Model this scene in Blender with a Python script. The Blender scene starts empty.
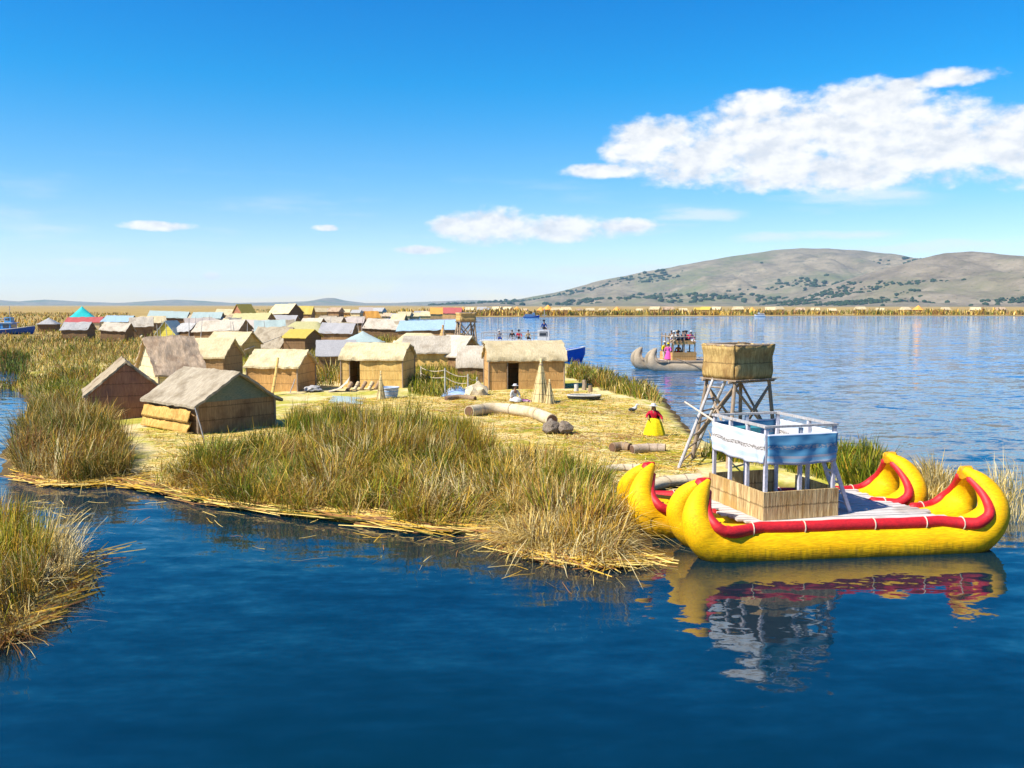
import bpy, bmesh, math, random
import numpy as np
from mathutils import Vector, Matrix, noise as mnoise
R = math.radians
random.seed(7); RNG = np.random.default_rng(7)
scene = bpy.context.scene
COL = scene.collection
# ------------------------------------------------------------------ camera
HC = 6.2; FPX = 900.0; PITCH = math.atan((384-305)/FPX)
CP, SP = math.cos(PITCH), math.sin(PITCH)
def ray(px, py):
    dx = (px-512)/FPX; dy = (384-py)/FPX
    return Vector((dx, CP+dy*SP, -SP+dy*CP))
def P(px, py, z=0.0):
    d = ray(px, py); t = (z-HC)/d.z
    return Vector((d.x*t, d.y*t, z))
def PD(px, py, Y):
    d = ray(px, py); t = Y/d.y
    return Vector((d.x*t, Y, HC+d.z*t))
def mpp(Y): return Y/FPX      # metres per pixel at a depth
cd = bpy.data.cameras.new('camera'); cam = bpy.data.objects.new('camera', cd); COL.objects.link(cam)
cam.location = (0, 0, HC); cam.rotation_euler = (math.pi/2-PITCH, 0, 0)
cd.sensor_width = 36; cd.lens = FPX*36/1024; cd.clip_start = .1; cd.clip_end = 90000
scene.camera = cam
# ------------------------------------------------------------------ tags
def tag(o, label=None, cat=None, group=None, kind=None):
    if label: o['label'] = label
    if cat: o['category'] = cat
    if group: o['group'] = group
    if kind: o['kind'] = kind
    return o
def thing(name, label, cat, loc=(0, 0, 0), rz=0, group=None):
    o = bpy.data.objects.new(name, None); COL.objects.link(o)
    o.empty_display_size = .2
    o.location = loc; o.rotation_euler = (0, 0, rz)
    return tag(o, label, cat, group)
# ------------------------------------------------------------------ materials
MATS = {}
def nodes_of(m):
    m.use_nodes = True
    return m.node_tree.nodes, m.node_tree.links
def lin(c):
    return tuple(((v/255.0)/12.92 if v/255.0 <= .04045 else ((v/255.0+.055)/1.055)**2.4) for v in c)
def mat(name, c1, c2, scale=(4, 4, 4), rough=.75, bump=.3, fine=6.0, c3=None, spec=.3, rnd=.12, dist=.02, metal=0.0, band=0):
    """two colours mixed by a stretched noise, a third in blotches, bump from a finer stretched noise"""
    if name in MATS: return MATS[name]
    m = bpy.data.materials.new(name); N, L = nodes_of(m)
    b = N['Principled BSDF']
    tc = N.new('ShaderNodeTexCoord'); mp = N.new('ShaderNodeMapping'); mp.inputs['Scale'].default_value = scale
    L.new(tc.outputs['Object'], mp.inputs['Vector'])
    n1 = N.new('ShaderNodeTexNoise'); n1.inputs['Scale'].default_value = 1; n1.inputs['Detail'].default_value = 5; n1.inputs['Roughness'].default_value = .65
    L.new(mp.outputs[0], n1.inputs['Vector'])
    n2 = N.new('ShaderNodeTexNoise'); n2.inputs['Scale'].default_value = fine; n2.inputs['Detail'].default_value = 4
    L.new(mp.outputs[0], n2.inputs['Vector'])
    r1 = N.new('ShaderNodeMapRange'); r1.inputs['From Min'].default_value = .33; r1.inputs['From Max'].default_value = .67
    L.new(n1.outputs[0], r1.inputs[0])
    mx = N.new('ShaderNodeMix'); mx.data_type = 'RGBA'
    mx.inputs[6].default_value = (*c1, 1); mx.inputs[7].default_value = (*c2, 1)
    L.new(r1.outputs[0], mx.inputs[0]); out = mx.outputs[2]
    if c3:
        n3 = N.new('ShaderNodeTexNoise'); n3.inputs['Scale'].default_value = .9; n3.inputs['Detail'].default_value = 6; n3.inputs['Roughness'].default_value = .6
        L.new(tc.outputs['Object'], n3.inputs['Vector'])
        r3 = N.new('ShaderNodeMapRange'); r3.inputs['From Min'].default_value = .5; r3.inputs['From Max'].default_value = .66
        L.new(n3.outputs[0], r3.inputs[0])
        m3 = N.new('ShaderNodeMix'); m3.data_type = 'RGBA'; L.new(r3.outputs[0], m3.inputs[0])
        L.new(out, m3.inputs[6]); m3.inputs[7].default_value = (*c3, 1); out = m3.outputs[2]
    # fine value variation and per-object variation
    hv = N.new('ShaderNodeHueSaturation')
    oi = N.new('ShaderNodeObjectInfo')
    ra = N.new('ShaderNodeMapRange'); ra.inputs['To Min'].default_value = 1-rnd; ra.inputs['To Max'].default_value = 1+rnd
    L.new(oi.outputs['Random'], ra.inputs[0])
    rb = N.new('ShaderNodeMapRange'); rb.inputs['From Min'].default_value = .3; rb.inputs['From Max'].default_value = .7
    rb.inputs['To Min'].default_value = .78; rb.inputs['To Max'].default_value = 1.18
    L.new(n2.outputs[0], rb.inputs[0])
    mu = N.new('ShaderNodeMath'); mu.operation = 'MULTIPLY'; L.new(ra.outputs[0], mu.inputs[0]); L.new(rb.outputs[0], mu.inputs[1])
    L.new(mu.outputs[0], hv.inputs['Value']); L.new(out, hv.inputs['Color'])
    L.new(hv.outputs[0], b.inputs['Base Color'])
    b.inputs['Roughness'].default_value = rough; b.inputs['Specular IOR Level'].default_value = spec; b.inputs['Metallic'].default_value = metal
    if band:                                            # darker sewn bindings across the stems
        so = N.new('ShaderNodeSeparateXYZ'); L.new(tc.outputs['Object'], so.inputs[0])
        wz = N.new('ShaderNodeMath'); wz.operation = 'MULTIPLY_ADD'; L.new(n1.outputs[0], wz.inputs[0]); wz.inputs[1].default_value = .12; L.new(so.outputs[2], wz.inputs[2])
        md = N.new('ShaderNodeMath'); md.operation = 'PINGPONG'; L.new(wz.outputs[0], md.inputs[0]); md.inputs[1].default_value = band
        ls = N.new('ShaderNodeMapRange'); L.new(md.outputs[0], ls.inputs[0]); ls.inputs['From Min'].default_value = .012; ls.inputs['From Max'].default_value = .03; ls.inputs['To Min'].default_value = .55; ls.inputs['To Max'].default_value = 1
        mb_ = N.new('ShaderNodeMix'); mb_.data_type = 'RGBA'; mb_.blend_type = 'MULTIPLY'; mb_.inputs[0].default_value = 1; L.new(hv.outputs[0], mb_.inputs[6]); L.new(ls.outputs[0], mb_.inputs[7]); L.new(mb_.outputs[2], b.inputs['Base Color'])
    if bump:
        bp = N.new('ShaderNodeBump'); bp.inputs['Strength'].default_value = bump; bp.inputs['Distance'].default_value = dist
        L.new(n2.outputs[0], bp.inputs['Height']); L.new(bp.outputs[0], b.inputs['Normal'])
    MATS[name] = m; return m
def reedmat(name, c1, c2, c3=None, bump=.6):            # upright reed stems in a wall or mat
    return mat(name, c1, c2, (14, 14, 1.2), .8, bump, 3.0, c3, .15, dist=.03, band=.31)
def thatch(name, c1, c2, c3=None):                     # stems running down a slope
    return mat(name, c1, c2, (9, 1.6, 1.6), .85, .8, 3.0, c3, .1, dist=.05)
def plain(name, c, v=.12, rough=.6, spec=.3, bump=.08):
    c2 = tuple(min(1, k*(1-v)) for k in c)
    return mat(name, c, c2, (3, 3, 3), rough, bump, 5.0, None, spec, .05)
# ------------------------------------------------------------------ mesh builder
class MB:
    def __init__(s): s.v = []; s.f = []
    def add(s, vs, fs):
        o = len(s.v); s.v += [tuple(v) for v in vs]; s.f += [tuple(i+o for i in f) for f in fs]; return s
    def box(s, c, size, rz=0, rx=0, ry=0):
        m = Matrix.Translation(c) @ Matrix.Rotation(rz, 4, 'Z') @ Matrix.Rotation(ry, 4, 'Y') @ Matrix.Rotation(rx, 4, 'X')
        x, y, z = size[0]/2, size[1]/2, size[2]/2
        vs = [m @ Vector(p) for p in ((-x,-y,-z),(x,-y,-z),(x,y,-z),(-x,y,-z),(-x,-y,z),(x,-y,z),(x,y,z),(-x,y,z))]
        return s.add(vs, [(0,3,2,1),(4,5,6,7),(0,1,5,4),(1,2,6,5),(2,3,7,6),(3,0,4,7)])
    def tube(s, path, radii, n=10, caps=True, squash=1.0, rough=0.0):
        path = [Vector(p) for p in path]
        if not hasattr(radii, '__len__'): radii = [radii]*len(path)
        vs = []; fs = []
        up = None
        for i, p in enumerate(path):
            t = (path[min(i+1, len(path)-1)]-path[max(i-1, 0)])
            t = t.normalized() if t.length > 1e-9 else Vector((0, 0, 1))
            if up is None:
                up = Vector((0, 1, 0)) if abs(t.y) < .9 else Vector((0, 0, 1))
            a = (up - t*up.dot(t))
            a = a.normalized() if a.length > 1e-6 else Vector((1, 0, 0))
            up = a; b = t.cross(a)
            for k in range(n):
                g = 2*math.pi*k/n; r = radii[i]
                q = p + a*math.cos(g)*r + b*math.sin(g)*r*squash
                if rough: q += Vector(mnoise.noise_vector(q*2.3))*rough
                vs.append(q)
        for i in range(len(path)-1):
            for k in range(n):
                k2 = (k+1) % n
                fs.append((i*n+k, i*n+k2, (i+1)*n+k2, (i+1)*n+k))
        if caps:
            fs.append(tuple(range(n))[::-1]); fs.append(tuple((len(path)-1)*n+k for k in range(n)))
        return s.add(vs, fs)
    def bar(s, a, b, r=.05, n=8, r2=None):
        return s.tube([a, b], [r, r if r2 is None else r2], n)
    def prism(s, poly, axis, a, b):
        """polygon (2-D) extruded along axis between a and b"""
        def pt(p, d):
            return (d, p[0], p[1]) if axis == 'x' else ((p[0], d, p[1]) if axis == 'y' else (p[0], p[1], d))
        n = len(poly)
        vs = [pt(p, a) for p in poly]+[pt(p, b) for p in poly]
        fs = [tuple(range(n))[::-1], tuple(range(n, 2*n))]+[(i, (i+1) % n, n+(i+1) % n, n+i) for i in range(n)]
        return s.add(vs, fs)
    def grid(s, fn, nx, ny, thick=0.0):
        """solid sheet: fn(u,v)->point, u,v in 0..1; thickened downwards"""
        top = [Vector(fn(i/nx, j/ny)) for j in range(ny+1) for i in range(nx+1)]
        w = nx+1; fs = [(j*w+i, j*w+i+1, (j+1)*w+i+1, (j+1)*w+i) for j in range(ny) for i in range(nx)]
        if thick:
            n = len(top); bot = [p-Vector((0, 0, thick)) for p in top]
            fs += [tuple(q+n for q in f[::-1]) for f in fs]
            ring = [i for i in range(w)]+[j*w+nx for j in range(1, ny+1)]+[ny*w+i for i in range(nx-1, -1, -1)]+[j*w for j in range(ny-1, 0, -1)]
            for a, b in zip(ring, ring[1:]+ring[:1]): fs.append((b, a, a+n, b+n))
            top += bot
        return s.add(top, fs)
    def blob(s, c, r, sub=2, amp=.2, fr=1.5, flat=0):
        bm = bmesh.new(); bmesh.ops.create_icosphere(bm, subdivisions=sub, radius=1)
        r = r if hasattr(r, '__len__') else (r, r, r); off = Vector((random.random()*50, random.random()*50, 0))
        vs = []
        for v in bm.verts:
            k = 1+amp*mnoise.noise(v.co*fr+off)
            q = Vector((v.co.x*r[0]*k, v.co.y*r[1]*k, v.co.z*r[2]*k))
            if flat and q.z < 0: q.z *= flat
            vs.append(q+Vector(c))
        fs = [tuple(v.index for v in f.verts) for f in bm.faces]
        bm.free(); return s.add(vs, fs)
    def lathe(s, prof, n=16, c=(0, 0, 0), wob=0.0, k=5):
        vs = []; fs = []
        for (r, z) in prof:
            for i in range(n):
                g = 2*math.pi*i/n; q = r*(1+wob*math.sin(g*k))
                vs.append((c[0]+q*math.cos(g), c[1]+q*math.sin(g), c[2]+z))
        m = len(prof)
        for j in range(m-1):
            for i in range(n): fs.append((j*n+i, j*n+(i+1) % n, (j+1)*n+(i+1) % n, (j+1)*n+i))
        fs.append(tuple(range(n))[::-1]); fs.append(tuple((m-1)*n+i for i in range(n)))
        return s.add(vs, fs)
    def build(s, name, m, parent=None, smooth=True, loc=None, rz=0, angle=40):
        me = bpy.data.meshes.new(name); me.from_pydata(s.v, [], s.f); me.update()
        bm = bmesh.new(); bm.from_mesh(me); bmesh.ops.recalc_face_normals(bm, faces=bm.faces); bm.to_mesh(me); bm.free()
        if smooth:
            me.polygons.foreach_set('use_smooth', [True]*len(me.polygons))
            me.set_sharp_from_angle(angle=R(angle))
        me.materials.append(m)
        o = bpy.data.objects.new(name, me); COL.objects.link(o)
        if parent: o.parent = parent
        if loc is not None: o.location = loc
        if rz: o.rotation_euler = (0, 0, rz)
        return o
def np_mesh(name, V, F, m, colors=None, smooth=False, loops=4):
    me = bpy.data.meshes.new(name)
    nF = len(F); me.vertices.add(len(V)); me.vertices.foreach_set('co', V.astype(np.float32).ravel())
    me.loops.add(nF*loops); me.loops.foreach_set('vertex_index', F.astype(np.int32).ravel())
    me.polygons.add(nF); me.polygons.foreach_set('loop_start', np.arange(nF, dtype=np.int32)*loops)
    me.polygons.foreach_set('loop_total', np.full(nF, loops, dtype=np.int32))
    if smooth: me.polygons.foreach_set('use_smooth', np.ones(nF, dtype=bool))
    if colors is not None:
        a = me.color_attributes.new('tint', 'FLOAT_COLOR', 'POINT')
        c = np.ones((len(V), 4), dtype=np.float32); c[:, :3] = colors; a.data.foreach_set('color', c.ravel())
    me.update(calc_edges=True); me.validate()
    me.materials.append(m)
    o = bpy.data.objects.new(name, me); COL.objects.link(o); return o
def spline(pts, per=6):
    """Catmull-Rom through rows of numbers"""
    A = np.array(pts, float); out = []
    n = len(A)
    for i in range(n-1):
        p0, p1, p2, p3 = A[max(i-1, 0)], A[i], A[i+1], A[min(i+2, n-1)]
        for k in range(per):
            t = k/per
            out.append(.5*((2*p1)+(-p0+p2)*t+(2*p0-5*p1+4*p2-p3)*t*t+(-p0+3*p1-3*p2+p3)*t**3))
    out.append(A[-1]); return np.array(out)
# ------------------------------------------------------------------ numpy noise
_T = RNG.random((256, 256))
def vnoise(x, y):
    xi = np.floor(x).astype(int); yi = np.floor(y).astype(int); fx = x-xi; fy = y-yi
    fx = fx*fx*(3-2*fx); fy = fy*fy*(3-2*fy)
    a = _T[xi % 256, yi % 256]; b = _T[(xi+1) % 256, yi % 256]; c = _T[xi % 256, (yi+1) % 256]; d = _T[(xi+1) % 256, (yi+1) % 256]
    return (a*(1-fx)+b*fx)*(1-fy)+(c*(1-fx)+d*fx)*fy
def fbm(x, y, o=4):
    s = 0; a = .5; n = 0
    for i in range(o):
        s = s+a*vnoise(x+17.3*i, y+9.1*i); n += a; a *= .5; x = x*2.03; y = y*2.03
    return s/n
def poly_sd(poly, X, Y):
    """signed distance, positive inside"""
    p = np.array(poly); q = np.roll(p, -1, 0)
    d = np.full(X.shape, 1e18); ins = np.zeros(X.shape, bool)
    for (ax, ay), (bx, by) in zip(p, q):
        ex, ey = bx-ax, by-ay; L2 = ex*ex+ey*ey+1e-12
        t = np.clip(((X-ax)*ex+(Y-ay)*ey)/L2, 0, 1)
        d = np.minimum(d, (X-ax-t*ex)**2+(Y-ay-t*ey)**2)
        if ay != by:
            c = ((ay > Y) != (by > Y)) & (X < (bx-ax)*(Y-ay)/(by-ay)+ax); ins ^= c
    return np.where(ins, 1, -1)*np.sqrt(d)
def pxpoly(pts, z=0.0):
    return [tuple(P(a, b, z).xy) for a, b in pts]
# ------------------------------------------------------------------ light and sky
SUN_TO = Vector((-.80, -.42, 0)).normalized(); SUN_EL = R(48)
ld = bpy.data.lights.new('sun', 'SUN'); ld.energy = 5.0; ld.angle = R(.5); ld.color = (1, .955, .88)
sun = bpy.data.objects.new('sun', ld); COL.objects.link(sun)
sd_ = Vector((SUN_TO.x*math.cos(SUN_EL), SUN_TO.y*math.cos(SUN_EL), math.sin(SUN_EL)))
sun.rotation_euler = (-sd_).to_track_quat('-Z', 'Y').to_euler(); sun.location = (-30, -10, 40)
w = bpy.data.worlds.new('World'); scene.world = w; w.use_nodes = True
N, L = w.node_tree.nodes, w.node_tree.links
bg = N['Background']; bg.inputs['Strength'].default_value = .1
sky = N.new('ShaderNodeTexSky'); sky.sky_type = 'NISHITA'; sky.sun_disc = False
sky.sun_elevation = SUN_EL; sky.sun_rotation = math.atan2(SUN_TO.x, SUN_TO.y)
sky.altitude = 1500; sky.air_density = 1.1; sky.dust_density = .3; sky.ozone_density = 1.5
def mth(op, a, b=None, c=None):
    n = N.new('ShaderNodeMath'); n.operation = op
    for i, v in enumerate((a, b, c)):
        if v is None: continue
        if isinstance(v, (int, float)): n.inputs[i].default_value = v
        else: L.new(v, n.inputs[i])
    return n.outputs[0]
tc = N.new('ShaderNodeTexCoord'); sx = N.new('ShaderNodeSeparateXYZ'); L.new(tc.outputs['Generated'], sx.inputs[0])
az = mth('ARCTAN2', sx.outputs[0], sx.outputs[1]); el = mth('ARCSINE', sx.outputs[2])
def ae(px, py):
    d = ray(px, py).normalized(); return math.atan2(d.x, d.y), math.asin(d.z)
def noise2(su, sv, off=(0, 0), detail=7, rough=.58):
    cx = N.new('ShaderNodeCombineXYZ')
    L.new(mth('MULTIPLY_ADD', az, su, off[0]), cx.inputs[0]); L.new(mth('MULTIPLY_ADD', el, sv, off[1]), cx.inputs[1])
    n = N.new('ShaderNodeTexNoise'); n.inputs['Scale'].default_value = 1; n.inputs['Detail'].default_value = detail; n.inputs['Roughness'].default_value = rough
    L.new(cx.outputs[0], n.inputs['Vector']); return n.outputs[0]
# clouds as sums of soft ellipses in direction space: centre px, radii px
CL = [(840,132,150,42),(760,142,90,44),(690,160,75,26),(640,152,40,22),(930,140,120,46),(1010,148,90,38),(1045,135,120,38),(600,171,48,8),(655,134,50,20),(790,165,80,24),(870,100,70,24),(850,165,140,30),(770,178,60,16),(1080,160,80,40),(760,110,50,20),
      (950,78,52,10),(905,84,30,8),(490,226,52,20),(560,229,75,14),(620,226,46,8),(452,226,26,12),(423,250,30,5),(160,226,36,5.5),(325,228,14,4),(212,276,10,4),
      (-260,180,120,40),(1500,120,200,60)]
E = None
for (cx, cy, rx, ry) in CL:
    a0, e0 = ae(cx, cy); a1, _ = ae(cx+rx, cy); _, e1 = ae(cx, cy-ry); ra = abs(a1-a0); re = abs(e1-e0)
    u = mth('MULTIPLY_ADD', az, 1/ra, -a0/ra); v = mth('MULTIPLY_ADD', el, 1/re, -e0/re)
    q = mth('SUBTRACT', 1.0, mth('MULTIPLY_ADD', u, u, mth('MULTIPLY', v, v)))
    E = q if E is None else mth('SMOOTH_MAX', E, q, .25)
E = mth('MAXIMUM', E, -3.0)
n1 = noise2(26, 44, (0, 0)); n2 = noise2(26, 44, (.22, -.36)); n3 = noise2(80, 120, (3, 5), 5)
den = mth('ADD', E, mth('ADD', mth('MULTIPLY', mth('SUBTRACT', n1, .45), 2.4), mth('MULTIPLY', mth('SUBTRACT', n3, .5), .8)))
def ramp(val, a, b, lo=0.0, hi=1.0):
    n = N.new('ShaderNodeMapRange'); n.interpolation_type = 'SMOOTHSTEP'
    n.inputs['From Min'].default_value = a; n.inputs['From Max'].default_value = b; n.inputs['To Min'].default_value = lo; n.inputs['To Max'].default_value = hi
    L.new(val, n.inputs[0]); return n.outputs[0]
alpha = ramp(den, -.1, .95)
relief = mth('ADD', .5, mth('MULTIPLY', mth('SUBTRACT', n1, n2), 2.2))
lit = ramp(relief, .0, .85)
cc = N.new('ShaderNodeMix'); cc.data_type = 'RGBA'; cc.inputs[6].default_value = (4.2, 4.5, 4.95, 1); cc.inputs[7].default_value = (5.9, 5.9, 5.85, 1); L.new(lit, cc.inputs[0])
# thin high veil low over the horizon
veil = mth('MULTIPLY', ramp(noise2(7, 42, (9, 2), 5), .5, .8, 0, .55), mth('MULTIPLY', ramp(el, .015, .03), ramp(el, .17, .05)))
hs = N.new('ShaderNodeHueSaturation'); hs.inputs['Hue'].default_value = .49; hs.inputs['Saturation'].default_value = 1.45; hs.inputs['Value'].default_value = 1.0; L.new(sky.outputs[0], hs.inputs['Color'])
gr = N.new('ShaderNodeValToRGB'); e = gr.color_ramp.elements      # colour grade of the clear sky by elevation: deep azure above, pale low down
GR = [(.0, (.84, .82, .93)), (.021, (.84, .82, .95)), (.091, (.74, .77, .88)), (.166, (.50, .78, .95)), (.234, (.10, .78, 1.0)), (.316, (.0, .72, 1.02)), (.5, (.0, .62, 1.0))]
e[0].position = 0; e[0].color = (*GR[0][1], 1); e[1].position = 1; e[1].color = (*GR[-1][1], 1)
for p_, c_ in GR[1:-1]:
    k = e.new(p_/.5); k.color = (*c_, 1)
L.new(mth('MULTIPLY', el, 2.0), gr.inputs[0])
gm_ = N.new('ShaderNodeMix'); gm_.data_type = 'RGBA'; gm_.blend_type = 'MULTIPLY'; gm_.inputs[0].default_value = 1; L.new(hs.outputs[0], gm_.inputs[6]); L.new(gr.outputs[0], gm_.inputs[7])
mv = N.new('ShaderNodeMix'); mv.data_type = 'RGBA'; L.new(veil, mv.inputs[0]); L.new(gm_.outputs[2], mv.inputs[6]); mv.inputs[7].default_value = (4.9, 5.3, 5.6, 1)
E2 = None
for (cx, cy, rx, ry) in [(520,288,190,13),(640,272,120,10),(420,298,120,8),(960,246,140,9),(800,236,110,7),(240,292,160,8),(90,262,80,6),(700,214,60,9),(860,196,90,10)]:
    a0, e0 = ae(cx, cy); a1, _ = ae(cx+rx, cy); _, e1 = ae(cx, cy-ry); ra = abs(a1-a0); re = abs(e1-e0)
    u = mth('MULTIPLY_ADD', az, 1/ra, -a0/ra); v = mth('MULTIPLY_ADD', el, 1/re, -e0/re)
    q = mth('SUBTRACT', 1.0, mth('MULTIPLY_ADD', u, u, mth('MULTIPLY', v, v))); E2 = q if E2 is None else mth('SMOOTH_MAX', E2, q, .3)
thin = mth('MULTIPLY', ramp(mth('ADD', mth('MAXIMUM', E2, -2.0), mth('MULTIPLY', mth('SUBTRACT', noise2(14, 60, (2, 7), 6), .5), 3.0)), .0, 1.3), .6)
mt = N.new('ShaderNodeMix'); mt.data_type = 'RGBA'; L.new(thin, mt.inputs[0]); L.new(mv.outputs[2], mt.inputs[6]); mt.inputs[7].default_value = (5.3, 5.5, 5.65, 1); mv = mt
mc = N.new('ShaderNodeMix'); mc.data_type = 'RGBA'; L.new(alpha, mc.inputs[0]); L.new(mv.outputs[2], mc.inputs[6]); L.new(cc.outputs[2], mc.inputs[7])
L.new(mc.outputs[2], bg.inputs['Color'])
vs = scene.view_settings; vs.view_transform = 'Standard'; vs.look = 'None'; vs.gamma = 1; vs.exposure = .85; vs.use_curve_mapping = False
scene.cycles.use_denoising = True
scene.cycles.max_bounces = 6; scene.cycles.volume_bounces = 1; scene.cycles.transparent_max_bounces = 6
scene.cycles.sample_clamp_indirect = 8
# ------------------------------------------------------------------ the land: outlines of islands and shores
MAIN = pxpoly([(6,474),(30,482),(60,485),(105,482),(128,478),(150,486),(185,494),(230,503),(300,511),(360,517),(420,525),(480,532),(510,545),(540,553),(585,560),(630,560),(652,552),
    (648,535),(640,515),(650,498),(680,490),(760,492),(850,496),(905,508),(940,514),(968,510),(966,496),(930,482),(880,470),(840,462),(775,458),(725,452),(697,440),(684,428),(674,414),(664,399),(630,384),(580,368),(520,353),
    (482,347),(470,340),(464,334),(440,330),(395,325),(388,320)])+pxpoly([(380,317.6),(460,317.2),(530,317),(640,316.6),(800,316),(960,316),(1150,316.2),(1400,316.5),(2200,316.5)])+[(16000,9000),(16000,14000),(-16000,14000),(-16000,400)]+pxpoly([(-700,330),(-300,372),(-120,386),(-20,391),(8,388),(24,393),(30,405),(27,424),(14,440),(6,455)])
ISLET = pxpoly([(-90,668),(-30,645),(0,633),(28,618),(60,596),(76,572),(78,552),(62,536),(30,528),(-30,522),(-120,520),(-160,600)])
POOL = pxpoly([(72,362),(100,355),(150,356),(170,362),(130,372),(85,372)])
POOLB = pxpoly([(-40,372),(14,370),(22,380),(8,388),(-20,391),(-50,390)])
def land_sd(X, Y):
    s = poly_sd(MAIN, X, Y)
    s = np.minimum(s, -poly_sd(POOLB, X, Y))
    return np.maximum(s, poly_sd(ISLET, X, Y))
def land_h(X, Y):
    X = np.asarray(X, float); Y = np.asarray(Y, float)
    s = land_sd(X, Y)+(vnoise(X*.9, Y*.9)-.5)*.35
    h = np.where(s > 0, .06+.36*(1-np.exp(-s/.9)), np.maximum(s*.45, -1.5)+.06)
    return h+np.where(s > .3, (fbm(X*.8, Y*.8)-.5)*.22, 0)
def gh(x, y): return float(land_h(np.array([x]), np.array([y]))[0])
def on(px, py):
    """the ground point seen at a pixel"""
    p = P(px, py, .36)
    return Vector((p.x, p.y, gh(p.x, p.y)))
ys = list(np.arange(9, 82, .36)); 
while ys[-1] < 13500: ys.append(ys[-1]*1.022)
xs = list(np.arange(-44, 18, .4)); st = .4
while xs[-1] < 15000: st *= 1.09; xs.append(xs[-1]+st)
st = .4; lo = []
xl = -44
while xl > -15000: st *= 1.07; xl -= st; lo.append(xl)
xs = lo[::-1]+xs
X, Y = np.meshgrid(np.array(xs), np.array(ys)); Z = land_h(X, Y)
nx, ny = X.shape[1], X.shape[0]
V = np.stack([X.ravel(), Y.ravel(), Z.ravel()], 1)
# peat under the reeds, near black: shade between stems put into its colour
PEAT_SHADE = [[(172,487),(232,500),(302,508),(360,513),(420,520),(478,526),(520,528),(540,505),(520,478),(490,460),(455,452),(420,450),(380,452),(330,456),(290,458),(240,460),(205,466),(180,474)],
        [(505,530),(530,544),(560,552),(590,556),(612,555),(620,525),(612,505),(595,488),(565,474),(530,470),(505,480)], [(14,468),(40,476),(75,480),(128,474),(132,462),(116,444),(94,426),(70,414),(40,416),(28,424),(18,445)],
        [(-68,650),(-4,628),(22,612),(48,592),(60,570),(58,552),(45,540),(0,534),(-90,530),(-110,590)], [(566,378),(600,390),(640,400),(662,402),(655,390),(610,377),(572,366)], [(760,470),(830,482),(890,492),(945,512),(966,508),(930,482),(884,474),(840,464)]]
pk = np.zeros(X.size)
for pl_ in PEAT_SHADE: pk = np.maximum(pk, np.clip(poly_sd(pxpoly(pl_, .2), X.ravel(), Y.ravel())/.7+.3, 0, 1))
I = np.arange(nx*ny).reshape(ny, nx)
F = np.stack([I[:-1, :-1].ravel(), I[:-1, 1:].ravel(), I[1:, 1:].ravel(), I[1:, :-1].ravel()], 1)
# ground material: trampled totora straw, green growth, damp dark edge
gm = bpy.data.materials.new('trampled_reed_ground'); n_, l_ = nodes_of(gm); b = n_['Principled BSDF']; b.inputs['Roughness'].default_value = .9; b.inputs['Specular IOR Level'].default_value = .1
def gnoise(scale, detail=5, stretch=None, rough=.6):
    g = n_.new('ShaderNodeNewGeometry'); n = n_.new('ShaderNodeTexNoise'); n.inputs['Scale'].default_value = scale; n.inputs['Detail'].default_value = detail; n.inputs['Roughness'].default_value = rough
    if stretch:
        mp = n_.new('ShaderNodeMapping'); mp.inputs['Scale'].default_value = stretch; mp.inputs['Rotation'].default_value = (0, 0, .4); l_.new(g.outputs['Position'], mp.inputs[0]); l_.new(mp.outputs[0], n.inputs['Vector'])
    else: l_.new(g.outputs['Position'], n.inputs['Vector'])
    return n.outputs[0]
def gramp(v, stops):
    r = n_.new('ShaderNodeValToRGB'); e = r.color_ramp.elements
    e[0].position, e[0].color = stops[0][0], (*stops[0][1], 1); e[1].position, e[1].color = stops[-1][0], (*stops[-1][1], 1)
    for p_, c_ in stops[1:-1]:
        k = e.new(p_); k.color = (*c_, 1)
    l_.new(v, r.inputs[0]); return r.outputs[0]
def gmix(f, a, c, mode='MIX'):
    m = n_.new('ShaderNodeMix'); m.data_type = 'RGBA'; m.blend_type = mode
    for i, v in ((0, f), (6, a), (7, c)):
        if isinstance(v, (int, float)): m.inputs[i].default_value = v
        elif isinstance(v, tuple): m.inputs[i].default_value = (*v, 1)
        else: l_.new(v, m.inputs[i])
    return m.outputs[2]
straw = gramp(gnoise(2.2, 8, (1, 3, 1), .7), [(.3, (.46, .33, .14)), (.48, (.62, .48, .22)), (.62, (.72, .60, .34)), (.75, (.56, .41, .18))])
green = gramp(gnoise(3.0, 6), [(.3, (.26, .25, .03)), (.6, (.46, .40, .07)), (.75, (.58, .46, .12))])
def gmap(v, a, c):
    r = n_.new('ShaderNodeMapRange'); r.inputs['From Min'].default_value = a; r.inputs['From Max'].default_value = c; l_.new(v, r.inputs[0]); return r.outputs[0]
near = gmix(gmap(gnoise(.42, 6), .41, .57), straw, green)
marsh = gramp(gnoise(.035, 8, (1, 2.5, 1), .65), [(.32, (.13, .10, .025)), (.46, (.30, .20, .06)), (.56, (.42, .28, .09)), (.68, (.20, .17, .04))])
ge = n_.new('ShaderNodeNewGeometry'); se = n_.new('ShaderNodeSeparateXYZ'); l_.new(ge.outputs['Position'], se.inputs[0])
col = gmix(gmap(se.outputs[1], 70, 115), near, marsh)
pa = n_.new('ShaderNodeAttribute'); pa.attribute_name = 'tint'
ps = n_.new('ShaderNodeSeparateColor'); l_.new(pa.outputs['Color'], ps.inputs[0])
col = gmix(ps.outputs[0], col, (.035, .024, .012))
wet = gmap(se.outputs[2], .10, .24)
col = gmix(wet, (.10, .065, .025), col)
l_.new(col, b.inputs['Base Color'])
bp = n_.new('ShaderNodeBump'); bp.inputs['Strength'].default_value = .7; bp.inputs['Distance'].default_value = .06
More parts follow.
